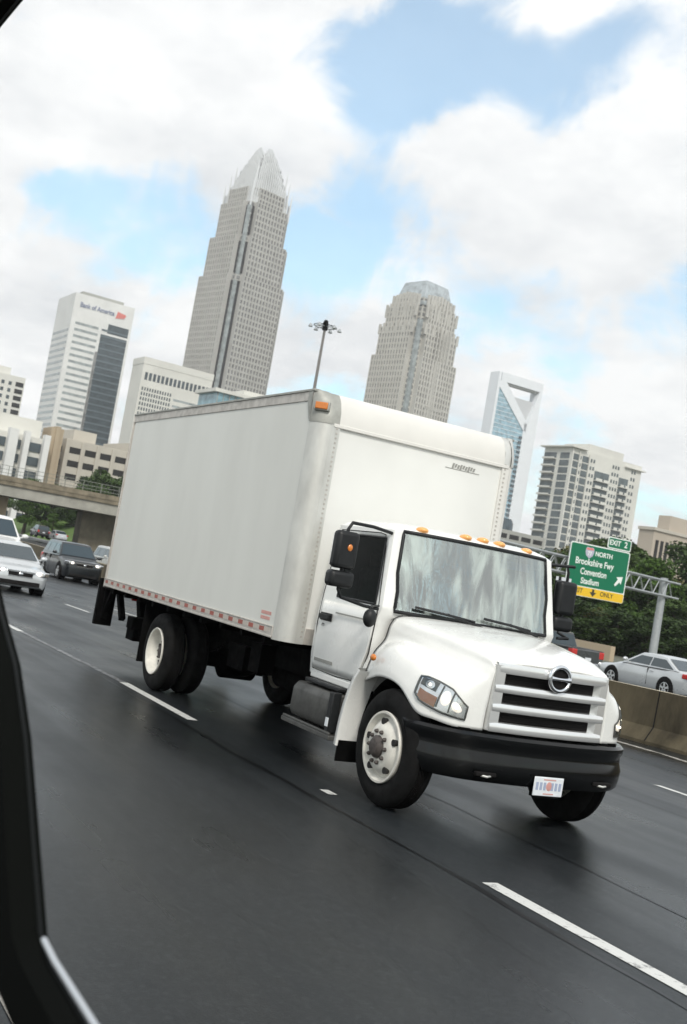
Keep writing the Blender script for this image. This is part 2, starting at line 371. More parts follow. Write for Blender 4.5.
for (u, v), rad, amt in BANKS:
    c = ray(u, v).normalized()
    dt = N('ShaderNodeVectorMath'); dt.operation = 'DOT_PRODUCT'; L(nrm.outputs[0], dt.inputs[0]); dt.inputs[1].default_value = c
    a = rad/1151.0
    # exp(-(1-dot)/(a^2/2)) gaussian in angle
    k = mth('MULTIPLY', mth('SUBTRACT', dt.outputs['Value'], 1.0), 1.5/(a*a))
    e = mth('POWER', 2.718, k)
    dens = mth('MULTIPLY_ADD', e, amt*.92, dens)
mr = N('ShaderNodeMapRange'); mr.interpolation_type = 'SMOOTHSTEP'; L(dens, mr.inputs['Value']); mr.inputs['From Min'].default_value = -.05; mr.inputs['From Max'].default_value = .95; mr.inputs['To Min'].default_value = .22
ccr = N('ShaderNodeValToRGB'); L(nz2.outputs['Fac'], ccr.inputs['Fac'])
ccr.color_ramp.elements[0].position = .34; ccr.color_ramp.elements[0].color = (.65,.67,.69,1); ccr.color_ramp.elements[1].position = .60; ccr.color_ramp.elements[1].color = (.90,.905,.90,1)
bg2 = N('ShaderNodeBackground'); bg2.inputs['Strength'].default_value = 1.0; L(ccr.outputs[0], bg2.inputs['Color'])
mix = N('ShaderNodeMixShader'); L(mr.outputs[0], mix.inputs[0]); L(bg1.outputs[0], mix.inputs[1]); L(bg2.outputs[0], mix.inputs[2])
wo = N('ShaderNodeOutputWorld'); L(mix.outputs[0], wo.inputs[0])
ld = bpy.data.lights.new('sun', 'SUN'); ld.energy = 1.75; ld.angle = R_(12); ld.color = (1,.95,.88)
sun = bpy.data.objects.new('sun', ld); COL.objects.link(sun)
sd = Vector((math.cos(R_(SUN_EL))*math.cos(R_(SUN_AZ)), math.cos(R_(SUN_EL))*math.sin(R_(SUN_AZ)), math.sin(R_(SUN_EL))))
sun.rotation_euler = sd.to_track_quat('Z', 'Y').to_euler(); sun.location = (0,0,50)
S.view_settings.view_transform = 'Standard'; S.view_settings.look = 'None'; S.view_settings.exposure = 0.33; S.view_settings.gamma = 1
S.render.engine = 'CYCLES'; S.cycles.use_denoising = True; S.cycles.max_bounces = 8; S.cycles.transparent_max_bounces = 12
# ------------------------------------------------------------------ ground, road, paint
def sheet(name, xs, ys, dz, m, zf=g):
    b = MB(); b.grid([[(x, y, zf(x, y)+dz) for y in ys] for x in xs])
    o = b.build(name, m, smooth=30, flip=False); o['kind'] = 'structure'; return o
xs_r = [30] + [15-3*i for i in range(26)] + [-75,-100,-140,-200,-300,-500]
sheet('ground', [9000,600,100,30]+xs_r[1:]+[-1200,-9000], [-9000,-600,-60,-12,0,8,12,17,18.5,60,200,800,9000], -.05, M['earth'], lambda x, y: g(x, y)-.02)
BY = 15.6           # median barrier line
b = MB(); b.grid([[(x, y, g(x, y)) for y in (-7,0,4,8,10,12,14,by(x))] for x in xs_r]); o = b.build('road', M['road'], smooth=30, flip=False); o['kind'] = 'structure'
b = MB(); b.grid([[(x, y, -.02-.012*min(max(0,-15-x),30)) for y in (by(x)+.3, by(x)+7, by(x)+15, max(42, by(x)+18))] for x in xs_r if x > -230]); o = b.build('opposite_road', M['road'], smooth=30, flip=False); o['kind'] = 'structure'
def dash(x0, x1, y, wd=.12, m='line', nm='lane_marking'):
    n = max(2, int(abs(x1-x0)/1.5)+1); xs = [x0+(x1-x0)*i/(n-1) for i in range(n)]
    o = sheet(nm, xs, [y-wd/2, y+wd/2], .004, M[m]); return o
YL = 4.985
for x0, x1 in ((-14.95,-12.3), (-6.45,-3.4), (2.2,5.2), (-24.2,-21.2)): dash(x0, x1, YL, .13, 'line')
for x0, x1 in ((-21.1,-15.0), (-33,-24.3)): dash(x0, x1, YL, .11, 'line_worn')
dash(-9.08, -8.9, YL+.05, .09, 'line')
pa, pb = gnd(70,605), gnd(88,613)
for k in (-2,-1,0,1): dash(pa.x+k*12.2, pa.x+2.6+k*12.2, (pa.y+pb.y)/2, .12, 'line')
pc = gnd(662,787)
for k in (-3,-2,-1,0,1): dash(pc.x+k*12.2-.1, pc.x+2.6+k*12.2, pc.y, .12, 'line')
pe, pf = gnd(623,742), gnd(687,763)
ye = (pe.y+pf.y)/2
b = MB(); b.grid([[(x, ye+by(x)-15.6-.07, g(x, ye)+.004+(g(x, ye+by(x)-15.6)-g(x, ye))), (x, ye+by(x)-15.6+.07, g(x, ye)+.004+(g(x, ye+by(x)-15.6)-g(x, ye)))] for x in [25-1.5*i for i in range(90)]])
o = b.build('lane_marking', M['line_edge'], flip=False); o['kind'] = 'structure'
dash(-120, 25, 1.35, .14, 'line_edge')
# tar-sealed cracks wandering along the lanes
M['tar'] = mat('tar_seal', (.004,.0045,.005), .35, spec=.25)
random.seed(21)
for yb, wd in ((4.74,.05),(6.3,.03),(9.6,.04)):
    pts = []; yy = yb
    for k in range(80):
        x = -46+k*.6; yy += random.uniform(-.035,.035)+(yb-yy)*.1; pts.append((x, yy, wd*random.uniform(.5,1.3)))
    b = MB(); b.grid([[(x, y-w_/2, g(x, y)+.0025), (x, y+w_/2, g(x, y)+.0025)] for x, y, w_ in pts])
    o = b.build('tar_seam', M['tar'], flip=False); o['kind'] = 'structure'
# ------------------------------------------------------------------ box truck (x forward from the front axle, -y is the near side)
TO = Vector((-8.55, 6.387, 0))
truck = thing('box_truck', 'white medium box truck with a tall cargo box driving in the middle of the highway', 'truck', TO)
XB, XF0, XF = -8.56, -2.38, -2.195; ZB, ZT = 1.144, 3.79; HN, HF = 1.25, 1.335; RC = .175; RZ = .33
cb = MB(); cb.box(XB, XF0, -HN+.012, HF-.012, ZB+.03, ZT-.012); cb.box(XF0-.01, XF-.02, -HN+RC, HF-.09, ZB+.03, ZT-RZ-.005)
cargo = cb.build('cargo_box', M['box_front'], truck)
for s in (-1, 1):
    HW = HN if s < 0 else HF; RC = .175 if s < 0 else .09
    p = MB(); p.box(XB+.04, XF0-.005, s*(HW-.012), s*HW, ZB+.125, ZT-.115)
    p.build('side_panel', M['box_white'], cargo)
    r = MB(); r.box(XB, XF0+.005, s*(HW-.01), s*(HW+.012), ZB, ZB+.12); r.box(XB, XF0+.005, s*(HW-.005), s*(HW+.020), ZB, ZB+.022)
    r.box(XB, XF0+.005, s*(HW-.005), s*(HW+.017), ZB+.108, ZB+.124)
    r.build('bottom_rail', M['alu_rail'], cargo, bevel=.004)
    r = MB(); r.box(XB, XF0+.005, s*(HW-.01), s*(HW+.010), ZT-.115, ZT-.012); r.build('top_rail', M['alu_rail'], cargo, bevel=.004)
    r = MB(); r.box(XB-.02, XF0+.03, s*(HW-.06), s*(HW+.022), ZT-.014, ZT+.012); r.build('drip_edge', M['cast'], cargo, bevel=.004)
    t = MB(); nT = 21
    for k in range(nT):
        x0 = XB+.05 + k*(XF0-XB-.08)/nT
        t.box(x0, x0+.125, s*(HW+.012), s*(HW+.0145), ZB+.050, ZB+.095, 0)
        t.box(x0+.125, x0+.265, s*(HW+.012), s*(HW+.0143), ZB+.050, ZB+.095, 1)
    t.build('reflective_tape', [M['tape_red'], M['tape_white']], cargo)
    # rounded corner post
    c = MB(); n = 14; RX = XF-XF0
    def cp(rr, a): return (XF0 + rr/RC*RX*math.sin(a), s*(HW-RC + rr*math.cos(a)))
    pts = [[(*cp(RC+.004, PI/2*i/n), z) for z in (ZB-.012, ZB+.10, ZB+1.2, ZT-RZ)] for i in range(n+1)]
    c.grid(pts); c.box(XF-.02, XF+.006, s*(HW-RC), s*(HW-RC-.10), ZB-.012, ZT-RZ)
    c.grid([[(*cp(RC+.004, PI/2*i/n), ZB-.012), (*cp(.02, PI/2*i/n), ZB-.012)] for i in range(n+1)])
    c.build('corner_post', M['alu'] if s < 0 else M['nose_white'], cargo, smooth=40)
    rv = MB()
    for k in range(46):
        z = ZB+.06+k*.05
        rv.box(XF+.006, XF+.011, s*(HW-RC-.075), s*(HW-RC-.055), z, z+.018)
    rv.build('rivet_row', M['alu_rail'], cargo)
    # cast corner cap
    k_ = MB(); n = 12; pts = []
    for i in range(n+1):
        a = PI/2*i/n; row = []; w_ = math.sin(a)**.9; r0 = RC+.010
        for j in range(n+1):
            b = PI/2*j/n; rr = r0*(1-w_*(1-math.cos(b)))
            row.append((XF0+rr/RC*(XF-XF0)*math.sin(a), s*(HW-RC+rr*math.cos(a)), ZT-RZ-.01+(RZ+.016)*math.sin(b)))
        row.append((XF0, s*(HW-RC), ZT+.006)); pts.append(row)
    k_.grid(pts)
    k_.add([(XF0-.10, s*(HW+.0155), ZT-.125), (XF0+.002, s*(HW+.0155), ZT-RZ-.01), (XF0+.002, s*(HW+.0155), ZT+.0), (XF0-.10, s*(HW+.0155), ZT+.0)], [(0,1,2,3)])
    k_.grid([[(XF+.008, s*(HW-RC-dy), ZT-RZ-.01), (XF0+(XF-XF0)*math.cos(.4)+.010, s*(HW-RC-dy), ZT-RZ+RZ*math.sin(.4)), (XF0+(XF-XF0)*math.cos(.8)+.010, s*(HW-RC-dy), ZT-RZ+RZ*math.sin(.8)), (XF0+(XF-XF0)*math.cos(1.2)+.008, s*(HW-RC-dy), ZT-RZ+RZ*math.sin(1.2)+.006), (XF0, s*(HW-RC-dy), ZT+.006)] for dy in (0,.085)])
    k_.build('corner_cap', M['cast'] if s < 0 else M['alu'], cargo, smooth=50)
    if s > 0: continue
    l = MB(); a = R_(48)
    cx_, cy_ = XF0+(RC+.012)*math.sin(a)*.93, s*(HW-RC+(RC+.012)*math.cos(a)*.93)
    l.obox((cx_+.022, cy_+s*.022, ZT-.17), (Vector((math.cos(a), -s*math.sin(a), 0))*.068, Vector((math.sin(a), s*math.cos(a), 0))*.026, Vector((0,0,.036))), 0)
    l.obox((cx_+.012, cy_+s*.012, ZT-.17), (Vector((math.cos(a), -s*math.sin(a), 0))*.085, Vector((math.sin(a), s*math.cos(a), 0))*.024, Vector((0,0,.05))), 1)
    l.build('marker_light', [M['amber'], M['cast']], cargo, bevel=.008)
RC = .175; RF = .09
nose = MB(); n = 16
ys = [-HN+RC+.085+(HN+HF-RC-RF-.17)*i/8 for i in range(9)]
nose.grid([[(XF0+(XF-XF0)*math.cos(PI/2*j/n)+.004, y, ZT-RZ+RZ*math.sin(PI/2*j/n)+.004) for j in range(n+1)] for y in ys])
nose.build('nose_cap', M['nose_white'], cargo, smooth=60)
q = MB(); q.box(XF-.02, XF+.014, -HN+RC+.02, HF-RF-.02, ZT-RZ-.035, ZT-RZ+.004); q.build('nose_band', M['nose_white'], cargo, bevel=.006)
q = MB(); q.box(XF-.02, XF+.010, -HN+RC+.1, HF-RF-.1, ZB-.01, ZB+.16)
q.build('front_rail', M['alu_rail'], cargo, bevel=.004)
q = MB(); q.box(XB-.01, XF0, -HN+.06, HF-.06, ZT-.012, ZT+.004); q.build('roof', M['alu'], cargo)
q = MB(); q.box(XB-.03, XB, -HN-.015, -HN+.12, ZB-.02, ZT); q.box(XB-.03, XB, HF-.12, HF+.015, ZB-.02, ZT); q.box(XB-.029, XB, -HN+.12, HF-.12, ZT-.22, ZT); q.box(XB-.029, XB, -HN+.12, HF-.12, ZB-.02, ZB+.14)
q.build('rear_frame', M['alu_rail'], cargo, bevel=.006)
q = MB()
for k in range(8): q.box(XB-.018, XB-.002, -HN+.13, HF-.13, ZB+.16+k*.285, ZB+.435+k*.285)
q.build('roll_up_door', M['box_front'], cargo, bevel=.008)
# faint box-maker mark, upper far front, and small red placard near the bottom rail
q = MB()
for k in range(9): q.obox((XF-.016, .50+k*.035, ZT-RZ-.135+.004*math.sin(k*2)), (Vector((0,.012,.0)), Vector((.002,0,0)), Vector((0,.006,.02 if k % 3 else .028))))
q.box(XF-.019, XF-.0165, .40, .86, ZT-RZ-.175, ZT-RZ-.167)
q.build('maker_mark', M['grey_print'], cargo)
q = MB(); random.seed(3)
for r_i in range(2):
    xq = -2.74
    while xq < -2.50:
        wq = random.uniform(.018,.034); q.box(xq, xq+wq, -HN-.003, -HN+.002, ZB+.225-r_i*.055, ZB+.260-r_i*.055); xq += wq+.008
q.build('red_placard', M['red_print'], cargo)

# ---- chassis
c = MB()
for s in (-1, 1):
    c.box(-8.35, .55, s*.38, s*.46, .72, .98); c.box(-8.5, -2.3, s*.36, s*.50, .98, 1.10)
for x in [-8.3 + .62*i for i in range(10)]: c.box(x, x+.07, -1.2, 1.2, 1.06, ZB+.025)
for x in (-7.6,-5.2,-4.0,-2.8,-1.5): c.box(x, x+.12, -.40, .40, .78, .92)
chassis = c.build('chassis', M['chassis'], truck)
c = MB(); c.lathe([(-1.0,.0),(-1.0,.09),(-.3,.11),(-.22,.24),(.22,.24),(.3,.11),(1.0,.09),(1.0,0)], (-6.0,0,.51)); c.lathe([(-.02,0),(-.02,.20),(.25,.12),(.45,.06),(.45,0)], (-5.75,0,.53), 'x'); 
c.build('rear_axle', M['chassis'], truck, smooth=40)
c = MB(); c.tube([(-5.4,0,.56),(-3.6,0,.66),(-1.4,0,.74)], .06, 10); c.box(-3.7,-3.5,-.2,.2,.52,.8); c.build('drive_shaft', M['chassis'], truck, smooth=40)
c = MB(); c.box(-.08,.08,-.95,.95,.42,.55); c.build('front_axle', M['chassis'], truck)
for s in (-1,1):
    for xc, n_ in ((-6.0,'leaf_spring'),(0,'leaf_spring')):
        c = MB()
        for k in range(5): c.tube([(xc-.72+.08*k, s*.50, .80-.03*k+.0), (xc, s*.50, .62-.025*k+.06), (xc+.72-.08*k, s*.50, .80-.03*k)], .018, 6)
        c.build(n_, M['chassis'], truck)
c = MB(); c.lathe([(-.62,0),(-.62,.23),(-.60,.26),(.60,.26),(.62,.23),(.62,0)], (-3.1,.98,.78), 'x'); c.build('fuel_tank', M['step_alu'], truck, smooth=40)
c = MB(); 
for y0 in (-.25,.15): c.lathe([(-.45,0),(-.45,.12),(-.42,.14),(.42,.14),(.45,.12),(.45,0)], (-3.6,y0,.60), 'x', 20)
c.lathe([(-.35,0),(-.35,.13),(.35,.13),(.35,0)], (-4.5,.35,.62), 'x', 20); c.box(-4.9,-4.4,-.62,-.46,.55,.85); c.box(-4.15,-3.85,-.66,-.46,.60,.95)
c.build('air_tank', M['chassis'], truck, smooth=40)
c = MB(); c.box(-2.2,.5,-.34,.34,.55,1.25); c.build('engine', M['chassis'], truck)
# step box under the door
c = MB(); 
prof = [(-1.14,.46),(-1.17,.52),(-1.165,.74),(-1.12,.80),(-.62,.82),(-.60,.44)]
c.prism(prof, lambda a, b, d: (d, a, b), -1.86, -.98)
sb = c.build('step_box', M['step_alu'], truck, bevel=.02)
c = MB(); c.box(-1.9,-.86,-1.22,-.98,.385,.43); c.box(-1.88,-.88,-1.218,-1.19,.43,.455); c.build('step_tread', M['step_alu'], truck, bevel=.006)
c = MB(); c.box(-1.72,-1.00,-1.12,-.8,.822,.86); c.build('upper_step', M['black_plastic'], truck, bevel=.01)
c = MB(); c.box(-1.02,-.94,-1.195,-1.10,.44,.82); c.build('box_strap', M['black_plastic'], truck, bevel=.01)
c = MB(); c.box(-1.0,-.955,-1.205,-1.19,.50,.58); c.build('label_tag', M['plate_white'], truck)
# mudflaps and folded lift gate at the tail
for s in (-1, 1):
    c = MB(); c.box(-6.66,-6.645,s*.62,s*1.2,.28,1.08); c.build('mudflap', M['chassis'], truck)
lg = MB()
for y0 in (-1.12, 1.06):
    lg.box(-9.02,-8.86,y0,y0+.09,.62,1.22); lg.bar((-8.94,y0+.045,.66),(-8.58,y0+.045,1.16),.07); lg.box(-8.86,-8.56,y0,y0+.09,1.08,1.2)
lg.box(-9.05,-8.95,-1.2,-.92,.52,1.24); lg.box(-9.05,-8.95,.92,1.2,.52,1.24); lg.box(-8.99,-8.93,-1.1,1.1,1.02,1.10)
lg.bar((-8.62,-.62,1.12),(-8.15,-.62,.46),.16); lg.bar((-8.62,.62,1.12),(-8.15,.62,.46),.16); lg.box(-8.34,-8.0,-.86,.86,.42,.62)
lg.bar((-8.20,-.75,.52),(-7.2,-.6,.70),.11); lg.bar((-8.20,.75,.52),(-7.2,.6,.70),.11); lg.box(-8.12,-7.85,-.95,-.55,.60,.78); lg.bar((-8.5,-1.02,1.1),(-8.2,-1.0,.7),.09)
lg.build('lift_gate', M['chassis'], truck, bevel=.012)
for s in (-1,1):
    c = MB(); c.box(-8.62,-8.59,s*.55,s*.78,.98,1.08); c.build('tail_light', M['red_lens'], truck, bevel=.01)

# ---- wheels
def tyre_prof(wd, r=.51, ri=.30):
    h = wd/2
    return [(-h+.03,ri),(-h+.005,ri+.03),(-h-.004,ri+.09),(-h+.003,r-.09),(-h+.018,r-.035),(-h+.045,r-.008),(-h+.07,r)] + \
           sum([[(x,r),(x+.004,r-.014),(x+.018,r-.014),(x+.022,r)] for x in [-h+.085+(wd-.19)*k/4 for k in range(5)]], []) + \
           [(h-.07,r),(h-.045,r-.008),(h-.018,r-.035),(h-.003,r-.09),(h+.004,ri+.09),(h-.005,ri+.03),(h-.03,ri)]
def wheel(x, yo, side, dual, parent):
    wd = .27; yc = yo - side*wd/2      # yo: outer face
    wl = MB(); wl.lathe(tyre_prof(wd), (x, yc, .51), 'y', 56); 
    t = wl.build('wheel', M['rubber'], parent, smooth=35)
    rm = MB()
    if not dual:
        # dished outwards steer rim
        pr = [(-.02,.302),(.0,.310),(.012,.305),(.012,.288),(-.01,.275),(-.035,.262),(-.02,.235),(.015,.205),(.035,.175),(.040,.150),(.040,.0)]
        rm.lathe([(-.24,.29)]+pr, (x, yo, .51), 'y', 48, sgn=side)
    else:
        pr = [(-.24,.27),(-.02,.302),(.0,.310),(.010,.303),(.005,.285),(-.05,.272),(-.11,.262),(-.135,.240),(-.140,.16),(-.120,.14),(-.120,0)]
        rm.lathe(pr, (x, yo, .51), 'y', 48, sgn=side)
    rim = rm.build('rim', M['rim_white'], t, smooth=35)
    off, rr = (.012,.222) if not dual else (-.139,.205)
    for k in range(5):
        a = 2*PI*k/5+.35
        hl = MB(); hl.lathe([(-.03,0),(-.03,.026),(.010,.030),(.0105,0)], (x+rr*math.cos(a), yo+side*off, .51+rr*math.sin(a)), 'y', 16, sgn=side)
        hl.build('hand_hole', M['g_black'], t)
    hb = MB(); o0 = .04 if not dual else -.12
    hb.lathe([(o0,.098),(o0+.02,.096),(o0+.03,.085),(o0+.045,.072),(o0+.05,.06),(o0+.05,0)], (x, yo, .51), 'y', 28, sgn=side)
    hb.build('hub', M['hub'], t, smooth=40)
    for k in range(10):
        nb = MB(); a = 2*PI*k/10; nb.lathe([(o0-.002,.019),(o0+.018,.017),(o0+.03,.009),(o0+.03,0)], (x+.135*math.cos(a), yo, .51+.135*math.sin(a)), 'y', 8, sgn=side)
        nb.build('lug_nut', M['hub'], t, smooth=30)
    return t
wheel(-.03, -1.14, -1, False, truck); wheel(0, 1.02, 1, False, truck)
for s in (-1, 1):
    wheel(-6.0, s*1.20, s, True, truck)
    wl = MB(); wl.lathe(tyre_prof(.27), (-6.0, s*.735, .51), 'y', 48); t = wl.build('wheel', M['rubber'], truck, smooth=35)
    rm = MB(); rm.lathe([(-.12,.30),(.10,.27),(.11,.0)], (-6.0, s*.735, .51), 'y', 32, sgn=s); rm.build('rim', M['rim_white'], t)

# ---- cab shell
ZL = [.90,.93,1.10,1.35,1.58,1.665,1.70,1.85,2.02,2.18,2.33,2.38,2.415,2.45,2.485,2.505]
def lerp_tab(tab, z):
    for (z0, v0), (z1, v1) in zip(tab, tab[1:]):
        if z <= z1: t = (z-z0)/(z1-z0); return v0+(v1-v0)*max(0,t)
    return tab[-1][1]
W_T = [(.90,1.01),(1.10,1.035),(1.45,1.04),(1.665,1.02),(2.33,.955),(2.415,.947),(2.45,.905),(2.485,.83),(2.505,.70)]
XE_T = [(.90,-.72),(1.58,-.68),(1.665,-.635),(2.38,-.765),(2.415,-.7715),(2.45,-.83),(2.485,-.92),(2.505,-1.05)]     # outer end of windscreen (y = we)
XC_T = [(.90,-.72),(1.58,-.70),(1.665,-.45),(2.38,-.585),(2.415,-.5915),(2.45,-.63),(2.485,-.75),(2.505,-1.0)]
XR_T = [(.90,-1.93),(2.415,-1.93),(2.45,-1.91),(2.485,-1.85),(2.505,-1.7)]
def cab_outline(z):
    W, xe, xc, xr = (lerp_tab(t, z) for t in (W_T, XE_T, XC_T, XR_T)); we = W-.135 if z < 2 else W-.105
    P = [(xr,0),(xr,-.4*W),(xr,-.85*W),(xr+.01,-W+.07),(xr+.035,-W+.02),(xr+.09,-W)]
    a, b = xr+.13, xe-.045
    P += [(a+(b-a)*t, -W) for t in (0,.05,.20,.24,.45,.70,.90,.93,1.0)]
    P += [(xe-.012,-W+.012),(xe,-W+.05),(xe+.004,-we-.02),(xe+.006,-we)]
    for k in range(1, 9):
        y = we*(1-k/8); P.append((xc-(xc-xe-.006)*(y/we)**2.1, -y))
    return P
half = [cab_outline(z) for z in ZL]
nh = len(half[0]); rows = []
for z, P in zip(ZL, half):
    full = [(x, y, z) for x, y in P] + [(x, -y, z) for x, y in P[-2:0:-1]]
    rows.append(full)
nc = len(rows[0])
cols = [[rows[j][i] for j in range(len(ZL))] for i in range(nc)]
WI0, WI1 = 9, 12                      # side-window columns (index of first/last face)
WS0 = 18                              # first windscreen face column
kz = lambda z: ZL.index(z)
def mirror_i(i): return nc-1-i
def is_side(i, j):
    ii = i if i < nc//2 else mirror_i(i)
    return WI0 <= ii <= WI1 and kz(1.70) <= j < kz(2.33)
def is_ws(i, j):
    ii = i if i < nc//2 else mirror_i(i)
    return WS0 <= ii and kz(1.665) <= j < kz(2.415)
def under_hood(i, j):
    ii = i if i < nc//2 else mirror_i(i)
    return False
shell = MB(); shell.grid(cols, skip=lambda i, j: is_side(i, j) or is_ws(i, j), cu=True)
top = len(ZL)-1
shell.add([cols[i][top] for i in range(nc)] + [(-1.3,0,2.512)], [(i, (i+1) % nc, nc) for i in range(nc)])
shell.add([cols[i][0] for i in range(nc)], [tuple(range(nc))[::-1]])
cab = shell.build('cab', [M['white_paint'], M['interior']], truck, smooth=42)
sm = cab.modifiers.new('thick', 'SOLIDIFY'); sm.thickness = .03; sm.offset = -1; sm.material_offset = 1; sm.material_offset_rim = 1
ws = MB(); ws.grid(cols, skip=lambda i, j: not is_ws(i, j), cu=True); ws.build('windshield', M['windshield'], cab, smooth=60)
for sgn in (0, 1):
    sw = MB(); sw.grid(cols, skip=lambda i, j: not (is_side(i, j) and ((i < nc//2) == (sgn == 0))), cu=True); sw.build('side_window', M['side_glass'], cab, smooth=60)
# rubber gaskets
gk = MB()
iw0, iw1 = WS0, nc-WS0
loop = [cols[i][kz(1.665)] for i in range(iw0, iw1+1)] + [cols[iw1][j] for j in range(kz(1.70), kz(2.38)+1)] + [cols[i % nc][kz(2.415)] for i in range(iw1, iw0-1, -1)] + [cols[iw0][j] for j in range(kz(2.38), kz(1.70)-1, -1)]
gk.tube(loop, .019, 6, closed=True)
gk.build('windshield_gasket', M['black_plastic'], cab, smooth=60)
for sgn in (0, 1):
    a0, a1 = (WI0, WI1+1) if sgn == 0 else (nc-WI0, nc-WI1-1)
    st = 1 if sgn == 0 else -1
    lp = [cols[i][kz(1.70)] for i in range(a0, a1+st, st)] + [cols[a1][j] for j in range(kz(1.85), kz(2.18)+1)] + [cols[i][kz(2.33)] for i in range(a1, a0-st, -st)] + [cols[a0][j] for j in range(kz(2.18), kz(1.85)-1, -1)]
    q = MB(); q.tube(lp, .013, 6, closed=True); q.build('window_gasket', M['black_plastic'], cab)
# door with seams, handle
for s in (-1, 1):
    dr = MB()
    def sx(x, z, e=.006): return (x, s*(lerp_tab(W_T, z)+e), z)
    seam = [sx(-1.80,.95),sx(-1.82,1.4),sx(-1.83,1.7),sx(-1.825,2.30),sx(-1.79,2.37),sx(-1.0,2.375),sx(-.90,2.36),sx(-.84,2.25),sx(-.70,1.70),sx(-.68,1.45),sx(-.70,1.25),sx(-.80,1.05),sx(-.90,.95),sx(-1.3,.935)]
    dr.tube([(x, y-s*.006, z) for x, y, z in seam], .0055, 5, closed=True)
    door = dr.build('door_seam', M['dark_mesh'], cab)
    # lower door skin, slightly proud
    ds = MB()
    zs = [.96,1.02,1.1,1.25,1.40,1.55,1.64]
    xa = {.96:-.92,1.02:-.84,1.1:-.78,1.25:-.715,1.40:-.70,1.55:-.70,1.64:-.705}
    def zy(z): return lerp_tab(W_T, z)+.010+(.012 if z < 1.35 else 0)
    ds.grid([[(-1.78+(xa[z]+1.78)*t, s*zy(z), z) for z in zs] for t in (0,.02,.25,.5,.75,.98,1)])
    door = ds.build('door', M['white_paint'], cab, smooth=30)
    so = door.modifiers.new('t', 'SOLIDIFY'); so.thickness = .012; so.offset = -1
    h = MB(); h.box(-1.72,-1.52,s*1.055,s*1.090,1.455,1.505); h.box(-1.74,-1.50,s*1.05,s*1.062,1.44,1.52); h.build('handle', M['black_plastic'], cab, bevel=.012)
    h = MB(); h.lathe([(0,.016),(.012,.014),(.012,0)], (-1.66,s*1.055,1.40), 'y', 14, sgn=s); h.build('lock', M['chrome'], cab)
    tr = MB(); tr.box(-1.42,-.72,s*1.055,s*1.066,1.535,1.548); tr.build('door_crease', M['grey_print'], cab)
    tx = MB(); random.seed(5); xq = -1.72
    while xq < -1.36:
        wq = random.uniform(.016,.032); tx.box(xq, xq+wq, s*1.055, s*1.0595, 1.035, 1.065); xq += wq+.008
    tx.build('door_lettering', M['grey_print'], cab)
    sk = MB(); sk.box(-1.8,-.9,s*.98,s*1.03,.86,.93); sk.build('door_sill', M['white_paint'], cab, bevel=.012)
# roof marker lights
for y in (-.64,-.20,0,.20,.60):
    z = 2.485-.02*abs(y); x = lerp_tab(XC_T, 2.485)-.03-(.10 if abs(y) > .5 else .01)
    l = MB(); l.ball((x+.10, y, z-.012), (.075,.058,.034), 8); l.build('marker_light', M['amber_lit'], cab, smooth=60)
# interior
q = MB(); q.box(-.95,-.60,-.86,.86,1.28,1.60); q.box(-.78,-.52,-.80,.80,1.5,1.645); q.build('dashboard', M['interior'], cab, bevel=.05)
for y in (-.45,.45):
    q = MB(); q.box(-1.62,-1.12,y-.26,y+.26,1.12,1.32); q.obox((-1.66,y,1.68), ((.07,0,.015),(0,.25,0),(-.06,0,.36))); q.obox((-1.76,y,2.12), ((.05,0,.01),(0,.14,0),(-.01,0,.10)))
    q.build('seat', M['seat'], cab, bevel=.05)
q = MB(); q.tube([(-1.02+.10*math.sin(a), .45+.22*math.cos(a), 1.66+.20*math.sin(a)) for a in [2*PI*k/24 for k in range(24)]], .016, 6, closed=True); q.bar((-.85,.45,1.55),(-1.02,.45,1.66),.05); q.build('steering_wheel', M['black_plastic'], cab)
q = MB(); q.box(-.77,-.755,.30,.66,2.255,2.335); q.build('visor_tag', M['blue_tag'], cab)  # blue windscreen reflection, put in as a small coloured panel
# wipers
for y0, y1 in ((-.74,-.14),(-.04,.56)):
    q = MB(); xw = lambda y: -.42-(.19)*(abs(y)/.93)**2.1
    q.tube([(xw(y0)+.03, y0, 1.735),(xw((y0+y1)/2)+.05,(y0+y1)/2,1.715),(xw(y1)+.03,y1,1.69)], .014, 6); q.tube([(xw((y0+y1)/2)+.05,(y0+y1)/2,1.72),(xw(y1)+.08,y1+.06,1.65)], .012, 6); q.build('wiper', M['black_plastic'], cab)

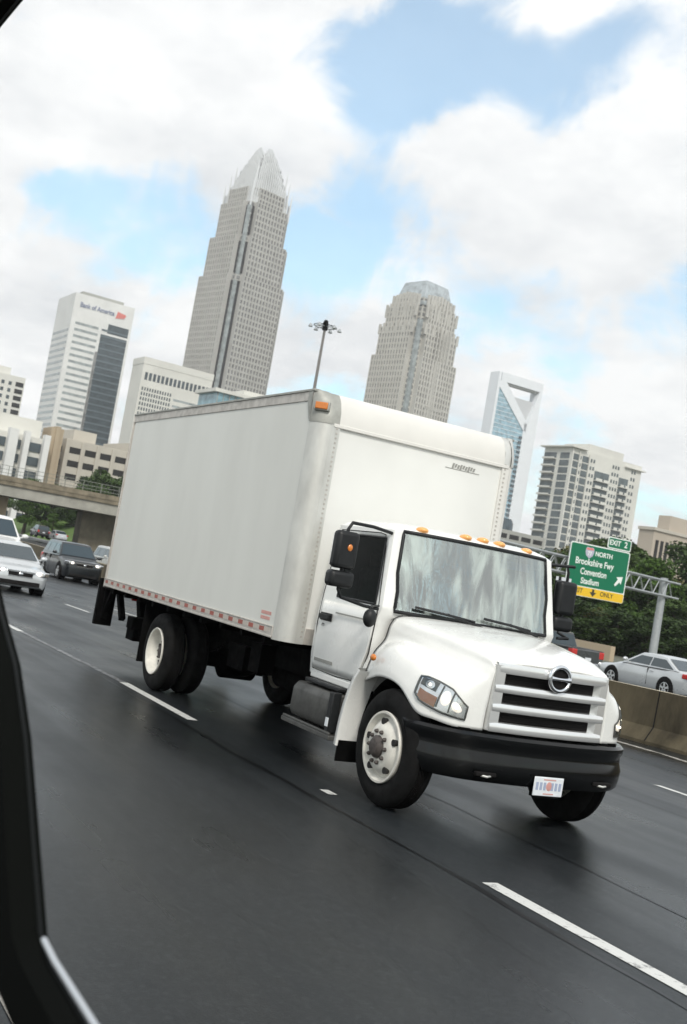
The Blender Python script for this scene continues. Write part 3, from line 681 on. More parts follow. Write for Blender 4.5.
# ---- tilting hood with fenders
ST = [
 [(-.45,0,1.665),(-.50,-.45,1.66),(-.60,-.80,1.635),(-.62,-.90,1.55),(-.62,-.97,1.40),(-.63,-1.05,1.28),(-.63,-1.09,1.17),(-.64,-1.105,1.08),(-.64,-1.11,1.00)],
 [(-.22,0,1.65),(-.25,-.45,1.64),(-.30,-.80,1.595),(-.30,-.87,1.50),(-.30,-.92,1.425),(-.30,-1.02,1.40),(-.30,-1.115,1.33),(-.30,-1.15,1.20),(-.30,-1.16,1.085)],
 [(.10,0,1.615),(.08,-.42,1.605),(.05,-.74,1.555),(.05,-.80,1.46),(.05,-.86,1.375),(.05,-.98,1.35),(.05,-1.10,1.27),(.05,-1.15,1.14),(.05,-1.16,1.06)],
 [(.42,0,1.575),(.42,-.40,1.565),(.40,-.69,1.515),(.40,-.745,1.42),(.40,-.80,1.33),(.40,-.93,1.30),(.38,-1.055,1.20),(.365,-1.105,1.04),(.355,-1.12,.89)],
 [(.64,0,1.535),(.64,-.37,1.525),(.62,-.64,1.475),(.63,-.68,1.39),(.62,-.74,1.30),(.60,-.86,1.245),(.57,-.975,1.15),(.55,-1.02,1.0),(.54,-1.035,.86)],
 [(.765,0,1.50),(.765,-.35,1.49),(.745,-.61,1.44),(.765,-.64,1.37),(.76,-.68,1.285),(.74,-.77,1.21),(.725,-.84,1.11),(.715,-.87,.98),(.71,-.88,.84)],
 [(.83,0,1.435),(.82,-.35,1.43),(.79,-.60,1.395),(.80,-.615,1.34),(.80,-.625,1.26),(.798,-.63,1.18),(.795,-.635,1.09),(.79,-.64,.97),(.785,-.64,.84)],
]
NS, NT = 8, 5
ST = [[(x*.87 if x > 0 else x, y*(.965 if y < -.9 else 1), z) for x, y, z in st_] for st_ in ST]
tmp = [catmull(st, NT) for st in ST]
surf = []
for k in range(len(tmp[0])): surf.append(catmull([t[k] for t in tmp], NS))
surf = [[surf[k][i] for k in range(len(surf))] for i in range(len(surf[0]))]    # [station][section]
def arch_z(x): return .51 + math.sqrt(max(0, .60**2-(x+.04)**2)) if abs(x+.04) < .60 else 0
hd = MB()
full = [[tuple(p) for p in row] + [(p.x, -p.y, p.z) for p in row[-2::-1]] if False else [(p.x, p.y, p.z) for p in row[::-1]] + [(p.x, -p.y, p.z) for p in row[1:]] for row in surf]
hd.grid(full)
hood = hd.build('hood', [M['white_paint'], M['chassis']], truck, smooth=50)
so = hood.modifiers.new('t', 'SOLIDIFY'); so.thickness = .022; so.offset = -1; so.material_offset = 1; so.material_offset_rim = 0
for s in (-1, 1):
    # rear flare of the wheel arch
    fp = catmull([(-.56,1.09),(-.645,.98),(-.72,.80),(-.765,.58),(-.785,.36)], 4)if False else [(-.56,1.09),(-.63,1.0),(-.69,.88),(-.735,.74),(-.765,.58),(-.785,.36)]
    q = MB(); q.grid([[(x-.095, s*1.05, z+.02), (x-.085, s*1.14, z+.015), (x-.06, s*1.165, z+.01), (x-.01, s*1.17, z), (x, s*1.15, z), (x, s*.95, z)] for x, z in fp])
    q.build('fender_flare', M['white_paint'], hood, smooth=50)
    q = MB(); q.grid([[(-.04+.63*math.cos(a), s*y, .52+.62*math.sin(a)) for y in (.55,1.02)] for a in [R_(40+132*k/16) for k in range(17)]])
    q.grid([[(-.04+rr*math.cos(a), s*.56, .52+rr*math.sin(a)) for rr in (0,.62)] for a in [R_(0+180*k/16) for k in range(17)]])
    q.build('fender_liner', M['chassis'], hood)
    q = MB(); q.box(-.80,-.78,s*.75,s*1.15,.22,.44); q.build('mudflap', M['chassis'], hood)
    q = MB(); q.ball((-.42, s*1.145, 1.235), (.045,.022,.032), 8); q.build('side_marker', M['amber'], hood, smooth=60)
    # headlight set on the nose corner, laid on the hood surface: k = station, z = height
    def on_row(i, z):
        row = surf[i][4*NT:]
        for p, q_ in zip(row, row[1:]):
            if p.z >= z >= q_.z and p.z > q_.z: return p.lerp(q_, (p.z-z)/(p.z-q_.z))
        return row[0] if z > row[0].z else row[-1]
    def hs(u, z):
        i = min(int(u), len(surf)-2); return on_row(i, z).lerp(on_row(i+1, z), u-i)
    def hp(fu, t, off):
        u = HU[0]+(HU[1]-HU[0])*fu; zb_ = np.interp(fu, HFU, HZB); zt_ = np.interp(fu, HFU, HZT); z = zb_+(zt_-zb_)*t
        p = hs(u, z); du = hs(u+.6, z)-hs(u-.6, z); dz = hs(u, z+.03)-hs(u, z-.03)
        nn = du.cross(dz); nn.normalize()
        if nn.y > 0 : nn = -nn
        if nn.x < -.2: nn = -nn
        q_ = p+nn*off; return (q_.x, s*abs(q_.y), q_.z)
    HU = (22.2, 42.6); HFU = [0,.12,.4,.7,1]; HZB = [1.045,.985,.95,.922,.908]; HZT = [1.185,1.19,1.165,1.125,1.015]
    FU = [0,.1,.2,.35,.5,.65,.8,.92,1]; TT = (0,.2,.4,.6,.8,1)
    hl = MB(); hl.grid([[hp(f, t, .004) for t in TT] for f in FU])
    head = hl.build('headlight', M['reflector'], hood, smooth=60)
    rim_ = [hp(f, 0, .010) for f in FU] + [hp(1, t, .010) for t in TT[1:-1]] + [hp(f, 1, .010) for f in FU[::-1]] + [hp(0, t, .010) for t in TT[-2:0:-1]]
    q = MB(); q.tube(rim_, .008, 6, closed=True); q.build('bezel', M['step_alu'], head)
    q = MB(); q.grid([[hp(f, t, .012) for t in (.05,.25,.45)] for f in (.06,.14,.24,.34,.44)]); q.build('turn_signal', M['amber'], head, smooth=60)
    q = MB()
    for f in (.47,.72): q.tube([hp(f, t, .012) for t in (.1,.5,.95)], .006, 5)
    q.grid([[hp(f, t, .009) for t in (.60,.96)] for f in (.04,.2,.36)])
    q.build('lamp_divider', M['step_alu'], head)
    for f0, f1, t0, t1, lit in ((.12,.30,.62,.92,0),(.50,.70,.28,.86,1),(.745,.93,.26,.72,1)):
        q = MB(); q.grid([[hp(f0+(f1-f0)*(.5-.5*math.cos(an)*rr), (t0+t1)/2+(t1-t0)/2*math.sin(an)*rr, .012-.004*rr) for rr in (0,.35,.7,1)] for an in [2*PI*k/20 for k in range(21)]])
        q.build('lamp_bowl', M['reflector'] if not lit else M['lamp_glow'], head, smooth=60)
        q = MB(); q.ball(hp((f0+f1)/2, (t0+t1)/2, .012), .014, 8); q.build('bulb', M['lamp_lit'], head, smooth=60)
    q = MB(); q.grid([[hp(f, t, .024) for t in TT] for f in FU]); q.build('lens', M['lens'], head, smooth=60)
q = MB(); q.tube([(x, y*1.002, z+.003) for x, y, z in [tuple(v) for v in surf[0][10:]]], .0035, 5); q.tube([(x, -y*1.002, z+.003) for x, y, z in [tuple(v) for v in surf[0][10:]]], .0035, 5); q.build('cowl_seam', M['dark_mesh'], hood)
# ---- grille
gx = lambda y: .745-.05*(abs(y)/.6)**2.2
def gbar(mb, z0, z1, pro, y0=-.6, y1=.6, m=0, back=.05):
    yy = [y0+(y1-y0)*k/14 for k in range(15)]
    mb.grid([[(gx(y)-back, y, z1), (gx(y)+pro*.6, y, z1-.004), (gx(y)+pro, y, (z0*.35+z1*.65)), (gx(y)+pro, y, z0+.012), (gx(y)+pro*.7, y, z0), (gx(y)-back, y, z0)] for y in yy], m)
gr = MB(); gbar(gr, 1.335, 1.425, .015)
for z0, z1 in ((1.175,1.245),(1.015,1.085),(.845,.925)): gbar(gr, z0, z1, .022)
for s in (-1, 1):
    gr.grid([[(gx(.5)-.005+dx, s*yy, z) for z in (.85,1.40)] for dx, yy in ((-.05,.625),(.004,.605),(.014,.52),(-.05,.478))])
grille = gr.build('grille', M['grille_silver'], truck, smooth=45)
q = MB(); q.box(.60,.665,-.60,.60,.82,1.40); 
for k in range(14): q.box(.655,.675,-.46,.46,.90+k*.034,.908+k*.034)
q.build('grille_mesh', M['dark_mesh'], grille)
q = MB(); ez = 1.355; cy0 = 0.0
q.tube([(.785, .106*math.cos(a), ez+.102*math.sin(a)) for a in [2*PI*k/36 for k in range(36)]], .020, 8, closed=True)
q.tube([(.790, -.10, ez), (.798, -.04, ez), (.800, 0, ez), (.798, .04, ez), (.790, .10, ez)], [.026,.016,.015,.016,.026], 8)
q.build('emblem', M['chrome'], grille, smooth=60)
q = MB(); q.lathe([(0,.10),(.012,.096),(.014,0)], (.762, 0, ez), 'x', 28); q.build('emblem_back', M['dark_mesh'], grille)
# ---- bumper
bp_ = [(.24,-1.125),(.40,-1.09),(.54,-1.01),(.64,-.90),(.725,-.74),(.78,-.5),(.81,-.25),(.815,0)]
bp_ = catmull([(x, y, 0) for x, y in bp_], 3); bp_ = bp_ + [Vector((p.x, -p.y, 0)) for p in bp_[-2::-1]]
prof = [(-.10,.425),(-.01,.43),(.015,.455),(.03,.53),(.035,.60),(.015,.66),(.012,.72),(.03,.755),(.03,.80),(.005,.825),(-.14,.835)]
q = MB(); pts = []
for i, p in enumerate(bp_):
    t = (bp_[min(i+1,len(bp_)-1)] - bp_[max(i-1,0)]).normalized(); nx, ny = t.y, -t.x
    f_ = min(1, (abs(p.y) > 1.1) and .9 or 1)
    lo_ = .425+max(0, min(1, (.50-p.x)/.26))*.38
    pts.append([(p.x+nx*o_, p.y+ny*o_, max(z, lo_+(z-.425)*.02) if z < lo_ else z) for o_, z in prof])
q.grid(pts); bumper = q.build('bumper', M['bumper'], truck, smooth=40)
so = bumper.modifiers.new('t', 'SOLIDIFY'); so.thickness = .02; so.offset = -1
q = MB(); q.box(.40,.66,-.85,.85,.76,.845); q.box(.3,.60,-.8,.8,.45,.80); q.build('bumper_core', M['chassis'], bumper)
for y in (-.62,.62):
    q = MB(); q.box(.77,.818,y-.10,y+.10,.485,.52); q.build('tow_slot', M['dark_mesh'], bumper, bevel=.008)
    q = MB(); q.tube([(.80,y-.07,.495),(.825,y,.487),(.80,y+.07,.495)], .010, 6); q.build('tow_pin', M['alu'], bumper)
q = MB(); q.box(.850,.862,-.155,.155,.375,.535); plate = q.build('license_plate', M['plate_white'], bumper, bevel=.006)
q = MB(); random.seed(11)
for k in range(7):
    if k == 3: continue
    y0 = -.135+k*.040; q.box(.862,.8635,y0,y0+.026,.425,.490)
q.build('plate_characters', M['plate_blue'], plate)
q = MB(); q.ball((.862,.005,.458), (.003,.032,.038), 8); q.box(.862,.8633,-.06,.07,.508,.518); q.box(.862,.8633,-.05,.06,.39,.40); q.build('plate_emblem', M['red_print'], plate)
q = MB(); q.box(.80,.851,-.19,.19,.528,.545); q.box(.78,.851,-.13,.13,.36,.53); q.build('plate_bracket', M['chassis'], bumper)
# ---- mirrors
for s in (-1, 1):
    x0 = -.83 if s < 0 else -.95; MY = 1.50 if s < 0 else 1.16; MZ = 0 if s < 0 else -.07
    q = MB(); q.obox((x0+.19, s*1.50, 2.135), (Vector((.06, s*.03, 0)), Vector((-.03*s*s, s*.15, 0)), Vector((0,0,.185))))
    arm = MB(); arm.tube([(-.80,s*.95,2.38),(-.72,s*1.2,2.40),(x0+.20,s*(MY-.03),2.395),(x0+.19,s*MY,2.33),(x0+.19,s*MY,1.78),(x0+.21,s*(MY-.03),1.715),(-.66,s*1.2,1.67),(-.64,s*1.05,1.66)], .016, 8)
    mir = arm.build('mirror', M['black_plastic'], truck, smooth=60)
    q = MB(); yb0, yb1 = 1.335, 1.655
    q.obox((x0+.19, s*MY, 2.14+MZ), (Vector((.06,0,0)), Vector((0,.115,0)), Vector((0,0,.172)))); q.build('mirror_housing', M['black_plastic'], mir, bevel=.04, bseg=3)
    q = MB(); q.obox((x0+.18, s*MY, 1.875+MZ), (Vector((.07,0,0)), Vector((0,.125,0)), Vector((0,0,.075)))); q.build('spot_mirror', M['black_plastic'], mir, bevel=.04, bseg=3)
    q = MB(); q.box(x0+.126,x0+.130,s*(MY-.1),s*(MY+.1),1.99,2.28); q.build('mirror_glass', M['chrome'], mir)
    if s > 0: continue
    q = MB(); q.ball((x0+.250, s*(MY-.02), 2.165), (.012,.026,.032), 8); q.build('mirror_marker', M['amber'], mir, smooth=60)
q = MB(); q.tube([(-.66,-1.04,1.69),(-.56,-1.17,1.68),(-.50,-1.2,1.66)], .012, 6); q.ball((-.49,-1.21,1.575), (.055,.065,.085), 10); q.build('look_down_mirror', M['black_plastic'], truck, smooth=60)
# ------------------------------------------------------------------ cars (x forward, origin on the ground under the middle)
def paint(n, c, metal=.0): return mat(n, c, .3, metal=metal, coat=.7, var=.05, scale=2)
M['c_white'] = paint('car_white', (.72,.72,.70)); M['c_silver'] = paint('car_silver', (.56,.58,.59), .3); M['c_dark'] = paint('car_charcoal', (.013,.016,.019), .3); M['c_pewter'] = paint('car_pewter', (.50,.50,.47), .2); M['c_grey'] = paint('car_dark_grey', (.05,.055,.055), .2); M['c_black'] = paint('car_black', (.02,.02,.022))
SPEC = {
 # L, W, H, hood front z, hood rear z, windscreen base x, roof front x, roof rear x, rear base x, belt z, deck z, r
 'sedan':   dict(L=4.75, W=1.82, H=1.45, hf=.76, hr=.98, wb=.98, rf=.18, rr=-1.05, rb=-1.80, belt=.98, deck=1.04, r=.33, ax=(1.42,-1.36)),
 'suv':     dict(L=4.75, W=1.90, H=1.73, hf=.98, hr=1.12, wb=1.02, rf=.35, rr=-2.0, rb=-2.28, belt=1.10, deck=1.06, r=.37, ax=(1.45,-1.38)),
 'minivan': dict(L=4.90, W=1.95, H=1.75, hf=.92, hr=1.10, wb=1.35, rf=.55, rr=-2.1, rb=-2.36, belt=1.06, deck=1.02, r=.34, ax=(1.52,-1.45)),
 'pickup':  dict(L=5.60, W=1.95, H=1.80, hf=1.06, hr=1.18, wb=1.15, rf=.55, rr=-.75, rb=-.90, belt=1.16, deck=1.14, r=.39, ax=(1.75,-1.75)),
}
def make_car(kind, name, label, cat, pm, loc, rz, scale=.87, group=None, lights=False, taped=False):
    c = SPEC[kind]; Lh = c['L']/2; Wh = c['W']/2; root = thing(name, label, cat, loc, rz, group, scale)
    st = [(Lh, c['hf']-.16, .70, .34), (Lh-.06, c['hf']-.03, .80, .24), (Lh-.28, c['hf']+.03, .93, .20), (c['ax'][0]+.1, c['hf']+(c['hr']-c['hf'])*.45, .99, .19), (c['wb'], c['hr'], 1.0, .19),
          (.0, c['belt'], 1.0, .19), (-1.0, c['belt']+.01, 1.0, .19), (c['ax'][1]-.1, c['deck']+.0, .995, .2)]
    if kind == 'sedan': st += [(c['rb'], c['deck'], .97, .21), (-Lh+.22, c['deck']-.0, .92, .26), (-Lh+.03, c['deck']-.08, .85, .30), (-Lh, c['deck']-.28, .82, .34)]
    else: st += [(-Lh+.25, c['deck'], .98, .24), (-Lh+.05, c['deck'], .93, .30), (-Lh, c['deck']-.12, .90, .36)]
    rows = []
    for x, zt, wf, zb in st:
        w_ = Wh*wf; zm = zb+(zt-zb)*.5
        hs = [(0,zt),(.5*w_,zt-.004),(.84*w_,zt-.025),(.955*w_,zt-.085),(w_,zt-(zt-zb)*.33),(w_*1.0,zm),(w_*.985,zb+.12),(w_*.93,zb),(0,zb)]
        rows.append([(x,-a,b) for a, b in hs[::-1]] + [(x,a,b) for a, b in hs[1:-1]])
    R = [catmull([r[k] for r in rows], 3) for k in range(len(rows[0]))]
    b = MB(); b.grid([list(q) for q in R], cu=True)
    nL = len(R[0]); b.add([R[k][0] for k in range(len(R))], [tuple(range(len(R)))]); b.add([R[k][-1] for k in range(len(R))], [tuple(range(len(R)))[::-1]])
    body = b.build('body', pm, root, smooth=45)
    # cabin
    H = c['H']; bz = c['belt']-.03; wbz = Wh*.93; wr = Wh*.72
    ci = [(c['wb']+.05, c['hr']-.04), (c['rf'], H-.03), (c['rf']-.45, H), (c['rr']+.4, H-.005), (c['rr'], H-.04), (c['rb']-.04, c['deck']-.04)]
    def half_w(z): return wbz+(wr-wbz)*min(1,max(0,(z-bz)/(H-bz)))
    cb = MB()
    side = [(x, z) for x, z in ci]
    for s in (-1,1):
        cb.add([(x, s*half_w(z)*(1 if z < H-.1 else .97), z) for x, z in side], [tuple(range(len(side)))])
    cb.grid([[(x, y*half_w(z)*(1 if z < H-.1 else .97), z+(.02*(1-y*y) if z > H-.1 else 0)) for y in (-1,-.6,0,.6,1)] for x, z in side])
    cabn = cb.build('roof', pm, body, bevel=.035)
    def lerp(a, b_, t): return tuple(a[i]+(b_[i]-a[i])*t for i in range(len(a)))
    def pane(nm, p0, p1, ya, yb, off, xs=5):
        pass
    # windscreen and rear glass: proud of the cabin by a few mm, following the slope
    for nm, a, b_ in (('windshield', ci[0], ci[1]), ('rear_window', ci[5], ci[4])):
        dx, dz = b_[0]-a[0], b_[1]-a[1]; l_ = math.hypot(dx, dz); nx, nz_ = (dz/l_, -dx/l_)
        if nz_ < 0: nx, nz_ = -nx, -nz_
        lo, hi = lerp(a, b_, .10), lerp(a, b_, .87); q = MB()
        q.grid([[(p[0]+nx*o, y*half_w(p[1])*.90, p[1]+nz_*o) for y in (-1,-.5,0,.5,1)] for p, o in ((lo,.016),(lerp(lo,hi,.5),.018),(hi,.022))])
        q.build(nm, M['car_glass'], body, smooth=60)
    zlo, zhi = bz+.07, H-.13
    xa = lambda z: ci[0][0]+(ci[1][0]-ci[0][0])*(z-ci[0][1])/(ci[1][1]-ci[0][1])
    xr = lambda z: ci[5][0]+(ci[4][0]-ci[5][0])*(z-ci[5][1])/(ci[4][1]-ci[5][1])
    splits = {'sedan':[-.42], 'suv':[-.35,-1.35], 'minivan':[.05,-1.15], 'pickup':[-.05]}[kind]
    xs_lo = [xa(zlo)-.12]; xs_hi = [xa(zhi)-.12]
    bounds = [(xa(zlo)-.14, xa(zhi)-.14)] + [(v, v) for v in splits] + [(xr(zlo)+.16, xr(zhi)+.14)]
    for s in (-1,1):
        for (l0, h0), (l1, h1) in zip(bounds, bounds[1:]):
            q = MB(); q.add([(l0-.03, s*(half_w(zlo)+.006), zlo), (l1+.03, s*(half_w(zlo)+.006), zlo), (h1+.03, s*(half_w(zhi)+.004)*.995, zhi), (h0-.03, s*(half_w(zhi)+.004)*.995, zhi)], [(0,1,2,3)])
            q.build('side_window', M['car_glass'], body)
        q = MB(); q.ball((xa(zlo)-.22, s*(Wh+.10), zlo+.06), (.07,.11,.075), 8); q.bar((xa(zlo)-.2, s*Wh*.92, zlo), (xa(zlo)-.22, s*(Wh+.06), zlo+.03), .04); q.build('mirror', pm, body, smooth=60)
        for x in splits:
            q = MB(); q.box(x-.30,x-.14,s*(Wh*.99),s*(Wh+.012),zlo-.20,zlo-.17); q.build('door_handle', pm, body)
            q = MB(); q.box(x-.006,x+.006,s*(Wh*.9),s*(Wh+.002),.34,zlo-.1); q.build('door_seam', M['dark_mesh'], body)
        # headlights / tail lights
        hz = c['hf']-.10 if kind == 'sedan' else c['hf']-.12
        q = MB(); q.obox((Lh-.12, s*Wh*.68, hz), (Vector((.10,s*-.10,0)), Vector((.05,s*.17,0))*1.0, Vector((0,0,.075)))); hl = q.build('headlight', M['reflector'], body, bevel=.03)
        q = MB(); q.ball((Lh-.03, s*Wh*.62, hz), (.05,.10,.055), 8); q.build('bulb', M['lamp_lit'] if lights else M['plate_white'], hl, smooth=60)
        tz = c['deck']-.16 if kind == 'sedan' else c['deck']-.10
        q = MB(); q.box(-Lh-.01,-Lh+.32,s*Wh*.66,s*Wh*.955,tz-.09 if kind == 'sedan' else tz-.24,tz+.08); q.build('tail_light', M['red_lens'], body, bevel=.03)
        # wheels
        for ax in c['ax']:
            q = MB(); q.lathe([(-.30,c['r']+.075),(-.02,c['r']+.075),(.004,c['r']+.07),(.004,0)], (ax, s*Wh, c['r']+.02), 'y', 32, sgn=s)
            wl_ = q.build('wheel_arch', M['dark_mesh'], body)
            q = MB(); r = c['r']; q.lathe([(-.20,r*.6),(-.20,r-.02),(-.17,r),(-.03,r),(.0,r-.02),(.008,r*.70),(.0,r*.66)], (ax, s*(Wh+.008), r), 'y', 32, sgn=s); t = q.build('wheel', M['rubber'], root, smooth=40)
            q = MB(); q.lathe([(.0,r*.67),(.006,r*.62),(-.02,r*.58),(-.02,.0)], (ax, s*(Wh+.008), r), 'y', 28, sgn=s)
            for k in range(5):
                a = 2*PI*k/5+.3; q.bar((ax+.03*math.cos(a), s*(Wh+.004), r+.03*math.sin(a)), (ax+r*.60*math.cos(a), s*(Wh+.004), r+r*.60*math.sin(a)), .07, .03, up=(0,1,0))
            q.build('rim', M['c_silver'], t)
    q = MB(); zg = c['hf']-.17; q.box(Lh-.10,Lh+.012,-Wh*.40,Wh*.40,zg-.055,zg+.075); gr_ = q.build('grille', M['dark_mesh'], body, bevel=.015)
    q = MB(); q.box(Lh-.05,Lh+.030,-Wh*.45,Wh*.45,zg+.06,zg+.105); q.box(Lh-.05,Lh+.022,-Wh*.40,Wh*.40,zg-.075,zg-.055); q.ball((Lh+.015,0,zg+.01),(.02,.07,.055),8); q.build('chrome_bar', M['chrome'], gr_, smooth=40)
    q = MB(); q.box(Lh-.20,Lh+.02,-Wh*.66,Wh*.66,.27,.40); q.build('lower_intake', M['dark_mesh'], body, bevel=.02)
    q = MB(); q.box(-Lh-.03,-Lh+.1,-Wh*.8,Wh*.8,.42,.58); q.build('rear_bumper', pm if kind != 'pickup' else M['chrome'], body, bevel=.03)
    q = MB(); q.box(-Lh-.036,-Lh-.02,-.17,.17,.66,.80); q.build('license_plate', M['plate_white'], body)
    if kind == 'pickup':
        q = MB(); q.box(-Lh+.06,-.98,-Wh*.82,Wh*.82,c['deck']-.02,c['deck']+.008); q.build('bed_floor', M['g_black'], body)
        q = MB(); q.box(-Lh-.014,-Lh+.05,-Wh*.66,Wh*.66,.64,c['deck']-.03); q.build('tailgate', pm, body, bevel=.02)
        for s in (-1,1):
            q = MB(); q.box(-Lh+.04,-.95,s*Wh*.84,s*Wh*.95,c['deck']-.05,c['deck']+.03); q.build('bed_rail', pm, body, bevel=.02)
    if kind in ('suv','minivan') and 'rack' in label:
        pass
    return root
def face(p, q): return math.atan2(q[1]-p[1], q[0]-p[0])
p = gnd(17, 593)
make_car('sedan', 'sedan', 'pale silver sedan with lit headlamps and dark grille directly behind the box truck lane', 'car', M['c_silver'], (p.x-2.4, p.y+.0, g(p.x-2, p.y)), R_(0), 1.03, 'traffic coming towards the viewer', lights=True)
p = gnd(80, 583)
make_car('suv', 'crossover', 'dark charcoal crossover with chrome nose just behind the cargo box tail', 'car', M['c_dark'], (p.x-1.9, p.y-.1, g(p.x-1.9, p.y)), R_(0), 1.08, 'traffic coming towards the viewer', lights=True)
d = ray(15, 522); t = 43/math.hypot(d.x, d.y)
make_car('suv', 'white_utility_vehicle', 'white utility vehicle with wide windscreen right behind the pale silver sedan', 'car', M['c_white'], (-52.5, 10.0, g(-52.5, 10)), R_(0), 1.42, 'traffic coming towards the viewer')
make_car('minivan', 'minivan', 'pale pewter minivan half hidden behind the dark charcoal crossover', 'car', M['c_pewter'], (-65.5, 20.1, -.38), R_(0), .95, 'traffic behind the median barrier')
# opposite carriageway: heading -x
make_car('suv', 'small_utility_vehicle', 'tiny black utility vehicle in the far distance between white vehicle and bridge pier', 'car', M['c_black'], (-153, 36.0, .2), R_(180), .92, 'traffic behind the median barrier')
make_car('sedan', 'compact_sedan', 'tiny silver sedan in the distance beside the grass bank under the bridge', 'car', M['c_silver'], (-150, 37.6, .15), R_(182), .92, 'traffic behind the median barrier')
YS = 25.0
a = at_y(610.6, 675, YS); b_ = at_y(664, 687, YS)
sc_ = (b_.x-a.x)/2.78
make_car('sedan', 'silver_sedan', 'silver sedan beyond the concrete barrier driving away at the right edge', 'car', M['c_silver'], ((a.x+b_.x)/2-.0, YS+.8, a.z-.31), R_(180), sc_, 'traffic behind the median barrier')
make_car('pickup', 'pickup_truck', 'dark grey pickup truck with red tail lamps and chrome bumper beyond the barrier', 'pickup truck', M['c_grey'], (-38.2, 30.6, -.30), R_(180), .88, 'traffic behind the median barrier')
make_car('suv', 'dark_hatchback', 'dark car mostly hidden behind the silver sedan at the right edge', 'car', M['c_dark'], (-27.0, 29.3, -.45), R_(180), .9, 'traffic behind the median barrier')
vanp = at_r(47.5, 510, 225)
make_car('minivan', 'white_van', 'distant white van parked on the road beside the grass bank', 'van', M['c_white'], (vanp.x, vanp.y, vanp.z), R_(25), .85, 'traffic behind the median barrier')
# ------------------------------------------------------------------ barrier, bridge, gantry, mast
bar = MB(); prof = [(0,-.2),(0,.06),(.17,.32),(.20,1.01),(.40,1.01),(.43,.32),(.60,.06),(.60,-.2)]
xs = [30-3*i for i in range(60)]
bar.grid([[(x, by(x)+a, g(x, by(x))+z) for a, z in prof] for x in xs])
med = thing('median_barrier', 'long stained brown concrete median barrier along the far road edge', 'barrier', (0,0,0))
bar.build('barrier_wall', M['barrier'], med, smooth=30)
cap = MB(); cap.grid([[(x, by(x)+.195, g(x, by(x))+1.012),(x, by(x)+.405, g(x, by(x))+1.012)] for x in xs]); cap.build('barrier_cap', mat('barrier_cap_concrete', (.38,.33,.24), .85, var=.35, scale=1.5), med)
for k in range(24):
    x = 20-6*k-.3; jt = MB(); jt.grid([[(xx, by(xx)-.004+a, g(x, by(x))+z) for a, z in prof[1:4]] for xx in (x, x+.03)])
    jt.build('barrier_joint', M['dark_mesh'], med)
pw = MB(); pw.box(-66.5,-62,55,55.4,-.8,.35); tag(pw.build('retaining_wall', M['b_tan'], None), 'low pale tan wall below the trees behind the grey pickup', 'wall')

# overpass
BX = -150
br = thing('overpass_bridge', 'concrete highway overpass crossing behind the cars at left', 'bridge', (BX, 20, 0), R_(0))
q = MB(); q.box(-12,0,-45,75,4.7,6.1); q.build('girder', M['bridge_c'], br)
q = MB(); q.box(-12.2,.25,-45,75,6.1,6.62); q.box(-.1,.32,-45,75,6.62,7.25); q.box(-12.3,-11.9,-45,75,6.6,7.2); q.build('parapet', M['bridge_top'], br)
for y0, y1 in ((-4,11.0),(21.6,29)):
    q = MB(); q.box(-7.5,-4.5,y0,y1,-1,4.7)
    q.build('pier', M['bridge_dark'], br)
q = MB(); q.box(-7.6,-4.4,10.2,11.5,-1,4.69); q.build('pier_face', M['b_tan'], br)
rl = MB()
for k in range(49):
    y = -44+k*2.45; rl.box(.02,.10,y,y+.08,7.25,8.55)
for z in (7.55,8.0,8.5): rl.box(.03,.09,-44,74,z,z+.06)
for k in range(200): rl.box(.05,.065,-44+k*.59,-43.985+k*.59,7.3,8.5)
rl.build('railing', M['fence_steel'], br)
# traffic deck clutter
q = MB(); q.box(-9,-2,-45,75,6.62,6.66); q.build('deck', M['bridge_c'], br)

# grass bank + inner road behind the bridge
def bank(x, y): return -.9 + 9.5*max(0, min(1, (y-44.5-(x+165)*-.02)/16)) * max(0, min(1, (-158-x)/25))
b = MB(); xs_ = [-156-5*i for i in range(18)]; ys_ = [38+2*i for i in range(24)]
b.grid([[(x, y, bank(x, y)+.06*math.sin(x*1.3+y)) for y in ys_] for x in xs_])
o = b.build('grass_bank', M['grass'], None, smooth=40); o['kind'] = 'structure'
b = MB(); b.grid([[(x, 24+ (-x-156)*.08, -.55), (x, 42+(-x-156)*.055, -.35)] for x in xs_]); o = b.build('side_road', mat('far_road', (.17,.17,.17), .8, var=.1), None); o['kind'] = 'structure'
q = MB(); q.box(-.05,.05,-.05,.05,0,3.0); sp = thing('sign_post', 'thin white post standing on the green grass bank', 'post', (-170, 45.6, .6)); q.build('post', M['sign_white'], sp); q = MB(); q.box(.05,.08,-.16,.16,2.5,3.0); q.build('sign_plate', M['sign_white'], sp)

# gantry with exit sign
GX = -65
gt = thing('sign_gantry', 'galvanised steel truss gantry on a tall round post at right', 'gantry', (GX, 50.2, 0), R_(0))
th_ = math.atan2(15.2, -4.0)
ux, uy = math.cos(th_), math.sin(th_)
def gp(s, z, o=0): return (ux*s + uy*o, uy*s - ux*o, z)
tr = MB(); L_ = 17.6; S0 = -14
zu = lambda s: 6.06-.10*(s/15); zl = lambda s: 4.92-.14*(s/15)
for o in (-.45,.45):
    tr.tube([gp(S0,zu(S0),o), gp(L_,zu(L_),o)], .085, 8); tr.tube([gp(S0,zl(S0),o), gp(L_,zl(L_),o)], .085, 8)
n = 22
for k in range(n):
    s0 = S0+(L_-1-S0)*k/n; s1 = S0+(L_-1-S0)*(k+1)/n; sm_ = (s0+s1)/2
    for o in (-.45,.45):
        tr.tube([gp(s0,zl(s0),o), gp(sm_,zu(sm_),o), gp(s1,zl(s1),o)], .045, 6)
    tr.tube([gp(s0,zu(s0),-.45), gp(sm_,zu(sm_),.45), gp(s1,zu(s1),-.45)], .035, 6)
tr.build('truss', M['galv'], gt, smooth=50)
SP = 15.9
